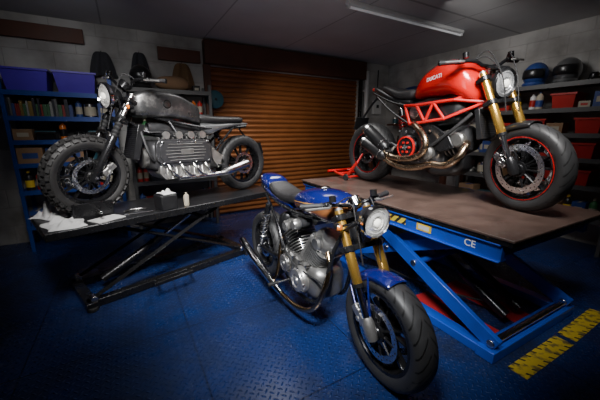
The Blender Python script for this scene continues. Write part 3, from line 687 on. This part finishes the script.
    M=MB(); M.sweep([(-.34,.22,.25),(-.38,.225,.26),(-.42,.23,.27),(-.64,.245,.33),(-.66,.245,.335)],[.026,.038,.043,.043,.036],mSteel,24); M.cyl((-.66,.245,.335),(-.664,.245,.336),.028,mHole,16); M.obj('muffler',R)
    M=MB(); M.sweep([(-.38,-.08,.38),(-.6,-.10,.35),(-.74,-.10,.31)],[.05,.04,.055],mAluD,16); M.cyl((-.74,-.12,.31),(-.74,.10,.31),.016,mSteel,12); M.obj('swingarm',R)
    M=MB(); rearsusp(M,(-.68,-.10,.37),(-.46,-.10,.70),mBlkM); M.obj('shock_absorber',R)
    for sg in(-1,1):
        M=MB(); M.xz([(-.42,.42),(-.30,.50),(-.27,.44),(-.36,.30)],sg*.125,sg*.14,mAlu); M.cyl((-.36,sg*.13,.33),(-.36,sg*.25,.335),.012,mBlkR,12); M.obj('footpeg',R,bevel=.003)
    M=MB(); M.tube([(-.70,0,.74),(-.80,0,.62),(-.96,0,.52)],.01,mBlk); M.box((-.98,0,.47),(.01,.18,.13),mBlk,Matrix.Rotation(.3,3,'Y')); M.obj('plate_bracket',R)
    for p,r in (([(.30,.16,.66),(.2,.19,.66),(-.1,.18,.66),(-.25,.13,.68)],.006),([(.36,.10,.72),(.33,.17,.5),(.29,.16,.42)],.013)):
        M=MB(); M.tube(p,r,mBlkR,8); M.obj('hose',R)
grey_bike()
# ================================================================ RIGHT LIFT
mRL=frame(1.106,1.454,0,math.radians(28.7))
def right_lift():
    mx=mRL; W,L=1.18,2.27
    R=root('motorcycle_lift','blue scissor motorcycle lift with worn brown deck','lift',mx)
    M=MB(); M.box((W/2,L/2,ZR-.0075),(W,L,.015),mDeck); M.box((W/2,L/2,ZR-.03),(W-.02,L-.02,.03),mBlkM); M.obj('platform',R,bevel=.003)
    for x in(.055,W-.055):
        M=MB(); M.box((x,L/2+.02,ZR-.10),(.04,L-.10,.10),mLiftB); M.box((x,L/2+.02,ZR-.05),(.09,L-.10,.010),mLiftB); M.box((x,L/2+.02,ZR-.150),(.08,L-.10,.010),mLiftB); M.obj('side_rail',R,bevel=.003)
    for y,hz in((.10,.08),(L-.06,.08),(1.3,.06)):
        M=MB(); M.box((W/2,y,ZR-.09),(W-.14,.04,hz),mLiftB); M.obj('cross_member',R,bevel=.003)
    M=MB()
    for x in(.12,W-.12): M.box((x,.93,.03),(.09,1.75,.06),mLiftB)
    M.box((W/2,.09,.035),(W-.12,.11,.07),mLiftB); M.box((W/2,1.74,.03),(W-.18,.08,.05),mLiftB); M.obj('base_frame',R,bevel=.005)
    for x in(.10,W-.14):
        sg=1 if x<.5 else -1
        for (y0,z0,y1,z1,dx,hw) in ((.08,.10,1.30,.66,0,.050),(1.72,.09,.34,.66,.055*sg,.044)):
            M=MB(); d=Vector((0,y1-y0,z1-z0)); n=Vector((0,-d.z,d.y)).normalized()*hw; e=d.normalized()*.03
            p0=Vector((x+dx,y0,z0))-e;p1=Vector((x+dx,y1,z1))+e
            M.prism([p0-n,p1-n,p1+n,p0+n],(.038,0,0),mLiftB)
            for q in((y0,z0),(y1,z1),((y0+y1)/2,(z0+z1)/2)): M.cyl((x+dx-.012,q[0],q[1]),(x+dx+.050,q[0],q[1]),.024,mSteel,18)
            M.obj('scissor_arm',R,bevel=.004)
    for a,b,r,mm in(((.09,.08,.10),(W-.09,.08,.10),.020,mSteel),((.11,.69,.38),(W-.11,.69,.38),.022,mLiftB),((.11,1.2,.61),(W-.11,1.2,.61),.022,mLiftB)):
        M=MB(); M.cyl(a,b,r,mm,16); M.obj('cross_shaft',R)
    for x in(W*.42,W*.58):
        M=MB(); M.cyl((x,.20,.09),(x,.80,.40),.034,mBlkM,20); M.cyl((x,.80,.40),(x,1.18,.60),.018,mChrome,16); M.obj('hydraulic_cylinder',R)
    M=MB(); M.tube([(W*.42,.3,.15),(.5,.5,.08),(.4,.9,.06),(.3,1.5,.09)],.008,mBlkR,8); M.obj('hose',R)
    M=MB(); M.box((.033,.84,ZR-.10),(.004,.20,.045),mHaz); M.obj('warning_sticker',R)
    M=MB(); M.box((.033,.58,ZR-.10),(.004,.12,.05),mYel); M.box((.0305,.58,ZR-.10),(.002,.09,.03),mWhite); M.obj('data_plate',R)
    vs,fs=textmesh('CE',.060); M=MB(Matrix.Translation((.0335,.25,ZR-.10))@Matrix.Rotation(-pi/2,4,'Z')@Matrix.Rotation(pi/2,4,'X')); M.add(vs,fs,mText); M.obj('lettering',R)
right_lift()
# paddock stand
M=MB()
for sg in(-1,1):
    M.tube([(-.76,sg*.19,.22),(-.84,sg*.21,.13),(-.92,sg*.21,.05),(-1.10,sg*.18,.05)],.016,mRedF,12)
    M.lathe([(.0,-.012),(.035,-.012),(.035,.012),(0,.012)],(-.90,sg*.24,.036),(0,1,0),mBlkR,20); M.cyl((-.76,sg*.20,.21),(-.76,sg*.13,.30),.012,mRedF,12)
    M.tube([(-1.10,sg*.18,.05),(-1.22,sg*.14,.05),(-1.30,sg*.10,.06)],.015,mRedF,12)
M.cyl((-1.10,-.18,.05),(-1.10,.18,.05),.016,mRedF,12); M.cyl((-.90,-.24,.036),(-.90,.24,.036),.012,mRedF,12)
M.cyl((-1.30,-.20,.06),(-1.30,.18,.06),.016,mRedF,12)
M.obj('paddock_stand',mx=mRB,label='red tubular paddock stand under the rear wheel of red motorcycle',cat='stand')
# ================================================================ LEFT LIFT
mLL=frame(-1.95,2.12,0,math.radians(-42.85))
def left_lift():
    R=root('motorcycle_lift','black steel motorcycle lift table with scissor legs','lift',mLL); L=2.15
    M=MB(); M.box((0,L/2,ZL-.01),(.66,L,.02),mDeckB); M.box((-.32,L/2,ZL-.030),(.03,L,.055),mBlkM); M.box((.32,L/2,ZL-.030),(.03,L,.055),mBlkM); M.box((0,.015,ZL-.03),(.66,.03,.055),mBlkM); M.box((0,L-.015,ZL-.03),(.66,.03,.055),mBlkM); M.obj('platform',R,bevel=.004)
    M=MB()
    for x in(-.24,.24): M.box((x,.95,.035),(.07,1.55,.06),mBlkM)
    M.box((0,.2,.035),(.62,.08,.06),mBlkM); M.box((0,1.68,.035),(.62,.08,.06),mBlkM)
    for x in(-.3,.3):
        for y in(.2,1.68): M.cyl((x,y,.0),(x,y,.03),.035,mBlkR,16)
    M.obj('base_frame',R,bevel=.004)
    for x in(-.25,.25):
        for y0,y1,dx in((.22,1.35,0),(1.62,.45,.04)):
            M=MB(); M.sweep([(x-dx*math.copysign(1,x),y0,.08),(x-dx*math.copysign(1,x),y1,.60)],.035,mBlkM,4,asp=.45,up=(1,0,0)); M.cyl((x-.04,y0,.08),(x+.04,y0,.08),.025,mSteel,14); M.obj('scissor_arm',R,bevel=.003)
    M=MB(); M.cyl((0,.35,.10),(0,.9,.36),.035,mBlkM,18); M.cyl((0,.9,.36),(0,1.2,.52),.018,mChrome,14); M.cyl((-.25,1.2,.53),(.25,1.2,.53),.02,mBlkM,12); M.obj('hydraulic_cylinder',R)
    M=MB(); M.box((.52,.75,.15),(.04,.34,.03),mBlkM); M.sweep([(.25,1.0,.05),(.52,.9,.14)],.014,mBlkM,8); M.sweep([(.25,.7,.05),(.52,.62,.14)],.014,mBlkM,8); M.obj('foot_pedal',R,bevel=.004)
    M=MB(); 
    for sg in(-1,1): M.box((sg*.085,.36,ZL+.06),(.02,.26,.12),mBlkM); 
    M.box((0,.22,ZL+.06),(.19,.02,.12),mBlkM); M.cyl((.1,.36,ZL+.07),(.27,.36,ZL+.07),.01,mSteel,10); M.obj('wheel_clamp',R,bevel=.003)
left_lift()
def cloth(name,mx,w,h,amp,label,cat,seed,m=None,hang=False):
    rnd=random.Random(seed); n=16; M=MB(); vs=[];fs=[]
    ph=[rnd.uniform(0,6) for _ in range(6)]
    for i in range(n+1):
        for j in range(n+1):
            u,v=i/n,j/n
            if hang:
                g=.35+.65*v**.5; x=(u-.5)*w*g; z=-v*h*(1-.06*math.sin(u*9+ph[0])); y=-.03-amp*(.5+.5*math.sin(u*13+ph[1]+v))*(.3+v*.7)
                vs.append((x,y,z))
            else:
                x=(u-.5)*w*(1-.12*math.sin(v*5+ph[0])); y=(v-.5)*h*(1-.12*math.sin(u*6+ph[1]))
                e=min(1,min(u,1-u,v,1-v)*4)
                z=.004+amp*e*abs(math.sin(u*7+ph[2]+2*v)*math.cos(v*6+ph[3])+.4*math.sin(u*15+v*11+ph[4]))*.7
                vs.append((x,y,z))
    for i in range(n):
        for j in range(n): a=i*(n+1)+j; fs.append([a,a+1,a+n+2,a+n+1])
    M.add(vs,fs,m or mCloth)
    if hang: M.cyl((0,.0,-.0),(0,-.06,.012),.007,mSteel,8)
    return M.obj(name,mx=mx,label=label,cat=cat,solid=.003,ang=80,sub=1)
cloth('cloth',mLL@T(.17,.14,ZL),.30,.24,.075,'crumpled white workshop cloth on black lift table','cloth',3)
cloth('cloth',mLL@T(-.17,.12,ZL)@Matrix.Rotation(.6,4,'Z'),.26,.20,.15,'crumpled grey-white rag at the end of black lift table','cloth',8)
cloth('glove',mLL@T(.25,.87,ZL+.135),.13,.11,.05,'white work glove lying on black tool case','glove',5)
M=MB(); M.box((0,0,.002),(.15,.21,.004),mWhite); M.obj('paper_sheet',mx=mLL@T(.22,.40,ZL)@Matrix.Rotation(.3,4,'Z'),label='white paper sheet lying on black lift table',cat='paper')
M=MB(); M.box((0,0,.065),(.17,.14,.13),mBlk); M.obj('tool_case',mx=mLL@T(.24,.86,ZL),bevel=.008,label='small black tool case beside engine on lift table',cat='case')
M=MB(); M.lathe([(0,0),(.022,0),(.024,.01),(.024,.08),(.02,.10),(.010,.105),(.010,.12),(0,.12)],(0,0,0),(0,0,1),mCream,24); M.obj('bottle',mx=mLL@T(.26,1.04,ZL),label='small cream plastic bottle on lift table',cat='bottle')
M=MB(); M.sweep([(-.12,0,.008),(.10,0,.008)],[.008,.008],mChrome,10); M.lathe([(0,-.008),(.018,-.008),(.018,.008),(0,.008)],(.11,0,.009),(0,0,1),mChrome,16); M.obj('wrench',mx=mLL@T(.25,.64,ZL)@Matrix.Rotation(1.4,4,'Z'),label='chrome wrench lying on black lift table',cat='tool')
M=MB(); M.sweep(cr([(-.07,0,.010),(0,.03,.010),(.07,0,.010),(.10,-.04,.01)],5),.01,mSteel,10); M.obj('lever',mx=mLL@T(.13,.62,ZL)@Matrix.Rotation(1.7,4,'Z'),label='loose metal lever part on black lift table',cat='motorcycle part')
# ================================================================ FLOOR MARKS
M=MB(); M.box((.25,.04,.0015),(.58,.105,.003),mTape); tp=M.obj('marker_tape',mx=mRL@T(.16,-.11,0),label='worn yellow floor tape with black hazard marks',cat='tape',group='yellow floor tape beside lift')
copy(tp,mRL@T(.79,-.105,0)@Matrix.Rotation(.03,4,'Z'))
M=MB(); M.box((0,0,.002),(.20,.62,.004),mRedMat); mm=M.obj('floor_mat',mx=mRL@T(.32,.48,0),label='red strip mat on blue floor beneath lift',cat='mat',group='red strips beneath lift')
copy(mm,mRL@T(.72,.48,0))
# ================================================================ CEILING LIGHT
M=MB(); M.box((0,0,-.02),(1.9,.06,.04),mFit); R_=M.obj('fluorescent_light',mx=frame(1.29,3.83,H,AR),label='white fluorescent batten light fixed to grey ceiling',cat='light',bevel=.005)
for x in(-.93,.93):
    M=MB(); M.box((x,0,-.05),(.03,.04,.04),mFit); M.obj('end_cap',R_,bevel=.004)
M=MB(); M.cyl((-.92,0,-.058),(.92,0,-.058),.013,mTube,16); M.obj('tube',R_)
# ================================================================ SHELVING
def shelf(mx,w,d,levels,h,pm,sm,label,wood=False):
    R=root('shelf_unit',label,'shelf',mx)
    for x in(-w/2+.02,w/2-.02):
        for y in(-d+.02,-.02):
            M=MB(); M.box((x,y,h/2),(.035,.035,h),pm); M.obj('post',R)
    for z in levels:
        M=MB(); M.box((0,-d/2,z-.015),(w,d,.03),sm); M.box((0,-d+.005,z-.02),(w,.012,.05),sm); M.obj('shelf',R)
    return R
def bin_mesh(w,d,h,m):
    M=MB()
    def ring(s_,z,e=0): return [(x*(w/2*s_+e),y*(d/2*s_+e),z) for x,y in((-1,-1),(1,-1),(1,1),(-1,1))]
    M.loft([ring(.86,.006),ring(.86,0),ring(1,h-.02),ring(1,h-.02,.012),ring(1,h,.012),ring(1,h,-.006),ring(.86,.006,-.006)],m); return M
def helmet(mx,m,label):
    M=MB(); M.ball((0,0,.15),.14,m,24,(.92,1.08,1.05)); M.sweep([(.09*math.cos(a),-.02+.11*math.sin(a),.03) for a in [2*pi*k/20 for k in range(20)]],.03,m,8,closed=True)
    o=M.obj('helmet',mx=mx,label=label,cat='helmet')
    M=MB(); vs=[];fs=[]
    for i in range(13):
        a=math.radians(-90-65+130*i/12)
        for z in(.10,.14,.18,.205): 
            rr=math.sqrt(max(.01,1-((z-.15)/.147)**2)); vs.append((.135*rr*math.cos(a),.157*rr*math.sin(a),z))
    for i in range(12):
        for j in range(3): fs.append([i*4+j,i*4+j+1,i*4+j+5,i*4+j+4])
    M.add(vs,fs,mBlk); M.obj('visor',o,solid=.004)
# prototypes of workshop clutter
def can(m,r=.033,h=.19,m2=None):
    M=MB(); M.lathe([(0,0),(r,0),(r,h*.82),(r*.8,h*.87),(r*.45,h*.88),(r*.45,h),(0,h)],(0,0,0),(0,0,1),m,18)
    if m2: M.lathe([(r*1.01,h*.2),(r*1.01,h*.62)],(0,0,0),(0,0,1),m2,18)
    return M
def bott(m,m2,r=.04,h=.22):
    M=MB(); M.lathe([(0,0),(r,0),(r,h*.65),(r*.8,h*.76),(r*.35,h*.84),(r*.35,h*.92),(0,h*.92)],(0,0,0),(0,0,1),m,18); M.lathe([(r*.4,h*.88),(r*.4,h),(0,h)],(0,0,0),(0,0,1),m2,14); M.lathe([(r*1.01,h*.15),(r*1.01,h*.5)],(0,0,0),(0,0,1),m2,18); return M
def carton(w,d,h,m,m2):
    M=MB(); M.box((0,0,h/2),(w,d,h),m); M.box((0,-d/2-.0005,h*.5),(w*.6,.002,h*.35),m2); M.box((0,0,h+.0005),(w*.2,d,.001),m2); return M
def tub(w,d,h,m,m2):
    M=bin_mesh(w,d,h*.9,m); M.box((0,0,h*.93),(w*1.06,d*1.06,h*.14),m2); return M
def tin(r,h,m,m2):
    M=MB(); M.lathe([(0,0),(r,0),(r,h*.95),(r*1.04,h*.96),(r*1.04,h),(r*.85,h),(r*.83,h*.96),(0,h*.96)],(0,0,0),(0,0,1),m,20); M.lathe([(r*1.01,h*.15),(r*1.01,h*.8)],(0,0,0),(0,0,1),m2,20); return M
def part_(m):
    M=MB(); M.lathe([(0,0),(.05,0),(.06,.02),(.045,.05),(.045,.08),(.03,.10),(0,.10)],(0,0,0),(0,0,1),m,18); M.cyl((0,0,.05),(.07,0,.06),.018,m,12); return M
PR=[]
def pro(M,w,h,name,label,cat,bev=0): PR.append((M.mesh(name),w,h,name,label,cat))
pro(can(mWhite,m2=mRedPl),.07,.19,'spray_can','white and red aerosol can on shelf','can')
pro(can(mNavy,m2=mCream),.07,.19,'spray_can','navy aerosol can with cream label on shelf','can')
pro(can(mOrange,m2=mBlk),.07,.19,'spray_can','orange aerosol can on shelf','can')
pro(can(mRedPl,m2=mCream),.07,.19,'spray_can','red aerosol can with cream label on shelf','can')
pro(bott(mBlk,mYel),.09,.22,'bottle','black oil bottle with yellow cap on shelf','bottle')
pro(bott(mCream,mNavy),.09,.22,'bottle','cream oil bottle with navy cap on shelf','bottle')
pro(bott(mGreen,mCream),.09,.22,'bottle','green fluid bottle with cream cap on shelf','bottle')
pro(carton(.16,.18,.12,mCard,mCream),.17,.12,'cardboard_box','small brown cardboard box on shelf','box')
pro(carton(.22,.2,.17,mCard,mNavy),.23,.17,'cardboard_box','brown cardboard box with navy label on shelf','box')
pro(carton(.12,.16,.16,mNavy,mCream),.13,.16,'carton','navy parts carton on shelf','box')
pro(carton(.14,.16,.10,mRedPl,mWhite),.15,.10,'carton','red and white parts carton on shelf','box')
pro(carton(.24,.18,.13,mRedPl,mBlk),.25,.13,'toolbox','red metal toolbox with black latch on shelf','toolbox')
pro(tub(.19,.19,.12,mCream,mBlk),.22,.12,'plastic_tub','cream plastic tub with black lid on shelf','tub')
pro(tub(.17,.19,.10,mBlk,mTeal),.20,.10,'plastic_tub','black plastic tub with teal lid on shelf','tub')
pro(tin(.05,.12,mSteel,mTeal),.11,.12,'paint_tin','metal paint tin with teal label on shelf','tin')
pro(tin(.06,.15,mSteel,mCream),.13,.15,'paint_tin','metal paint tin with cream label on shelf','tin')
pro(part_(mAluM),.18,.10,'engine_part','loose grey metal engine part on shelf','motorcycle part')
pro(part_(mBlkM),.18,.10,'engine_part','loose black metal engine part on shelf','motorcycle part')
pro(carton(.10,.14,.07,mCream,mRedPl),.11,.07,'carton','small cream parts carton on shelf','box')
pro(carton(.09,.12,.09,mBlk,mCream),.10,.09,'carton','small black parts carton on shelf','box')
def fill(base,x0,x1,z,y,mh,seed,grp,rows=1):
    rnd=random.Random(seed)
    for r in range(rows):
        x=x0
        while True:
            c=[p for p in PR if p[2]<=mh and x+p[1]<=x1]
            if not c: break
            p=rnd.choice(c)
            o=D.objects.new(p[3],p[0]); COL.objects.link(o); o.matrix_local=base@T(x+p[1]/2,y+rnd.uniform(-.02,.02),z+.001)@Matrix.Rotation(rnd.uniform(-.08,.08),4,'Z')
            o['label']=p[4]; o['category']=p[5]; o['group']=grp
            x+=p[1]+rnd.uniform(.004,.014)
A0=W1(-5.35,.02)
shelf(A0,1.0,.42,(.30,.70,1.0,1.25,1.50,1.76),2.0,mShelfB,mShelfB,'blue painted steel shelving unit holding bins and manuals')
bn=bin_mesh(.38,.36,.23,mPurple); 
b0=bn.obj('storage_bin',mx=A0@T(-.27,-.22,1.761),label='blue-violet open plastic storage bin on top shelf',cat='storage bin',group='plastic bins on the blue shelving')
copy(b0,A0@T(.15,-.22,1.761)@Matrix.Rotation(.06,4,'Z'))
M=MB(); M.box((0,0,.07),(.10,.2,.14),mRedPl); M.obj('box',mx=A0@T(.425,-.2,1.761),label='small red box on top shelf',cat='box',bevel=.006)
cols=[(.22,.025,.02),(.25,.25,.23),(.02,.02,.03),(.03,.05,.16),(.18,.12,.03),(.10,.10,.10),(.04,.11,.05)]
cm=[mat('book_cover',c,.5) for c in cols]
bk={}
x=-.46
while x<.06:
    w=random.choice((.018,.025,.034)); k=(w,random.choice(range(7)))
    hgt=.13+.03*(k[1]%3)
    if k not in bk:
        M=MB(); M.box((0,0,hgt/2),(w-.002,.14,hgt),cm[k[1]]); M.box((0,.003,hgt/2),(w-.006,.138,hgt-.008),mCream)
        bk[k]=M.obj('manual',mx=A0@T(x+w/2,-.32,1.501),label='workshop manual standing in a row on blue shelf',cat='book',group='manuals on the blue shelf')
    else: copy(bk[k],A0@T(x+w/2,-.32,1.501))
    x+=w+.001
fill(A0,.11,.47,1.50,-.31,.2,19,'clutter on the blue shelving')
for i,(z,mh) in enumerate(((1.25,.19),(1.0,.19),(.70,.3),(.30,.3))): fill(A0,-.46,.46,z,-.31,mh,20+i,'clutter on the blue shelving')
B0=W1(-4.22,.02)
shelf(B0,1.05,.40,(.35,.70,1.0,1.28,1.56,1.86),1.95,mShelfG,mShelfG,'dark grey steel shelving unit crowded with parts')
helmet(B0@T(-.30,-.2,1.861),mBlk,'black full-face helmet on top of dark shelving')
helmet(B0@T(.12,-.2,1.561),mGrey,'grey full-face helmet on dark shelving')
fill(B0,-.47,-.04,1.56,-.24,.24,31,'clutter on the dark shelving'); fill(B0,.28,.50,1.56,-.24,.24,32,'clutter on the dark shelving')
for i,z in enumerate((1.28,1.0,.70,.35)): fill(B0,-.48,.48,z,-.29,.23,40+i,'clutter on the dark shelving')
fill(B0,.32,.50,1.86,-.2,.3,50,'clutter on the dark shelving')
M=MB(); M.body([(-.2,.10,.05,.04),(-.1,.10,.10,.08),(.1,.10,.11,.09),(.2,.09,.06,.05)],mCard,20,2.4); M.obj('fuel_tank',mx=B0@T(.06,-.2,1.862),label='spare tan fuel tank on top of dark shelving',cat='motorcycle part')
# dish hung at the door jamb
M=MB(); M.lathe([(0,0),(.12,.005),(.13,.02),(.125,.035),(.09,.05),(0,.055)],(0,0,0),(0,-1,0),mTeal,32); M.lathe([(.02,.055),(.02,.07),(0,.07)],(0,0,0),(0,-1,0),mBlk,16); M.cyl((0,.0,.10),(0,-.02,.10),.006,mBlkM,8)
M.obj('air_filter_lid',mx=W1(-3.56,.068,1.80),label='round teal metal lid hung on door frame',cat='lid')
# timbers
M=MB(); M.box((-.65,-.035,0),(1.35,.06,.16),mWood); M.obj('wooden_beam',mx=W1(-5.1,0.0,2.44),label='dark stained timber beam fixed high on block wall',cat='beam',bevel=.004)
M=MB(); M.box((0,-.035,0),(.55,.06,.16),mWood); M.obj('wooden_beam',mx=W1(-4.0,0.0,2.36),label='dark brown timber board fixed beside roller door',cat='beam',bevel=.004)
cloth('work_apron',W1(-4.92,.0,2.30),.30,.28,.05,'dark work apron hung on block wall','apron',12,mDenim,True)
cloth('work_jacket',W1(-3.98,.0,2.26),.34,.36,.05,'tan work jacket hung on block wall','jacket',14,mTan,True)
cloth('rag',W1(-4.50,.0,2.34),.24,.28,.04,'dark grey rag hung on block wall','rag',17,mDenim,True)
# pipe and panel right of door
M=MB(); M.cyl((0,-.06,.02),(0,-.06,2.45),.042,mWhite,20); 
for z in(.6,1.4,2.1): M.box((0,-.03,z),(.12,.05,.03),mWhite)
M.obj('drain_pipe',mx=W1(-.62,.01,0),label='white vertical pipe clipped to block wall beside door',cat='pipe')
M=MB(); M.box((0,-.04,0),(.20,.06,.26),mWhite); M.cyl((0,-.04,.13),(0,-.04,.70),.01,mBlk,10); M.box((0,-.073,.02),(.06,.01,.06),mBlk); M.obj('fuse_box',mx=W1(-.32,.01,1.80),label='white electrical fuse box on block wall',cat='fuse box',bevel=.006)
# bench on right wall
C0=W2(1.05,.02)
R=root('workbench','dark timber workbench against white block wall','workbench',C0)
M=MB(); M.box((0,-.3,.90),(1.7,.6,.045),mWood); M.obj('worktop',R,bevel=.004)
for x in(-.8,.8):
    for y in(-.55,-.05):
        M=MB(); M.box((x,y,.44),(.07,.07,.88),mWood); M.obj('leg',R)
M=MB(); M.box((0,0,.17),(.34,.3,.34),mBlk); 
for k in range(3): M.box((0,-.155,.06+k*.11),(.30,.012,.09),mBlkM); M.box((0,-.165,.075+k*.11),(.1,.012,.012),mSteel)
M.obj('tool_chest',mx=C0@T(-.1,-.3,.923),label='small black tool chest with drawers on workbench',cat='tool chest',bevel=.003)
fill(C0,-.80,-.30,.923,-.3,.3,61,'clutter on the workbench'); fill(C0,.12,.80,.923,-.3,.3,62,'clutter on the workbench')
# wall shelves with clutter
for (s_,z,ww,sd) in ((1.15,1.86,1.5,70),(1.05,1.46,1.5,75)):
    D0=W2(s_,.0,z)
    M=MB(); M.box((0,-.13,0),(ww,.26,.03),mWood)
    for x in(-.5,0,.5): M.xz([(x-.01,-.015),(x+.01,-.015),(x+.01,-.16),(x-.01,-.16)],-.03,-.01,mBlkM)
    M.obj('wall_shelf',mx=D0,label='dark timber wall shelf with black brackets',cat='shelf')
    if z>1.5:
        M=MB(); M.body([(-.3,.09,.08,.05),(-.2,.12,.10,.11),(.1,.13,.10,.12),(.3,.08,.08,.06)],mNavy,20,2.2); M.obj('bag',mx=D0@T(-.38,-.13,.018),label='navy soft bag resting on wall shelf',cat='bag')
        fill(D0,-.04,.74,.016,-.13,.3,sd,'clutter on the upper wall shelf')
    else: fill(D0,-.72,.72,.016,-.13,.25,sd,'clutter on the lower wall shelf')
E0=W2(2.85,.02)
shelf(E0,1.75,.42,(.4,.75,1.05,1.32,1.60,1.88),2.0,mShelfG,mShelfG,'grey steel shelving crowded with red bins and bottles')
rb=bin_mesh(.22,.30,.17,mRedPl); o=None
for z,ks in((.75,(0,1,2)),(1.05,(2,)),(1.32,(0,2)),(1.60,(1,))):
    for k in ks:
        p=E0@T(.02+.255*k,-.24,z+.001)@Matrix.Rotation(random.uniform(-.05,.05),4,'Z')
        if o is None: o=rb.obj('parts_bin',mx=p,label='red plastic parts bin on grey shelving',cat='storage bin',group='red parts bins on the grey shelving')
        else: copy(o,p)
for i,z in enumerate((.4,.75,1.05,1.32,1.60)): fill(E0,-.83,-.12,z,-.30,.24,80+i,'clutter on the grey shelving')
fill(E0,-.10,.38,1.05,-.30,.24,101,'clutter on the grey shelving'); fill(E0,.15,.39,1.32,-.30,.24,107,'clutter on the grey shelving'); fill(E0,-.10,.14,1.60,-.30,.24,104,'clutter on the grey shelving'); fill(E0,.41,.84,1.60,-.30,.24,105,'clutter on the grey shelving'); fill(E0,-.10,.83,.40,-.30,.24,106,'clutter on the grey shelving')
fill(E0,-.83,-.30,1.88,-.2,.3,90,'clutter on the grey shelving'); fill(E0,.36,.84,1.88,-.2,.3,95,'clutter on the grey shelving')
helmet(E0@T(-.12,-.2,1.881),mNavy,'navy helmet on top of grey shelving')
helmet(E0@T(.20,-.2,1.881),mGreyL,'silver helmet on top of grey shelving')
# ================================================================ LIGHTS
def area(loc,tgt,size,power,col=(1,1,1),spread=180,sy=None):
    l=D.lights.new('unseen_light','AREA'); l.size=size; l.energy=power; l.color=col; l.spread=math.radians(spread)
    if sy: l.shape='RECTANGLE'; l.size_y=sy
    o=D.objects.new('unseen_light',l); COL.objects.link(o); o.location=loc  # area lights placed without any visible fixture
    o.rotation_euler=(Vector(tgt)-Vector(loc)).to_track_quat('-Z','Y').to_euler()
area((.0,3.3,2.5),(-.1,3.3,0),1.0,22,(1,.98,.95),92)
area((-.1,4.0,2.0),(.0,5.3,1.0),.6,6.5,(1,.93,.85),105)
area((1.0,1.3,2.5),(1.15,2.6,.9),.6,25,(1,.98,.96),70)
area((-.7,1.0,2.45),(-1.1,2.9,.9),.6,27,(1,.98,.96),64)
area((-.1,.5,2.3),(.15,2.0,.5),.4,18,(.97,.98,1),60)
area((1.6,3.2,2.45),(2.8,4.6,1.6),.5,6,(1,.98,.96),105)  # added fill, brightens the right wall and its shelving
area((-1.9,2.6,2.45),(-2.7,4.1,1.6),.5,2.0,(.97,.98,1),105)  # added fill, brightens the left shelving
area((.1,1.2,1.75),(.3,3.1,2.62),.8,3.0,(1,1,1),120)  # added upward bounce light, only there to brighten the ceiling
w=D.worlds.new('world'); bpy.context.scene.world=w; w.use_nodes=True
w.node_tree.nodes['Background'].inputs[0].default_value=(.4,.5,.7,1); w.node_tree.nodes['Background'].inputs[1].default_value=.05
cam=D.cameras.new('camera'); cam.lens=18; cam.sensor_width=36; cam.clip_start=.02
co=D.objects.new('camera',cam); COL.objects.link(co); co.location=(0,0,1.36); co.rotation_euler=(math.radians(76.87),0,0)
bpy.context.scene.camera=co
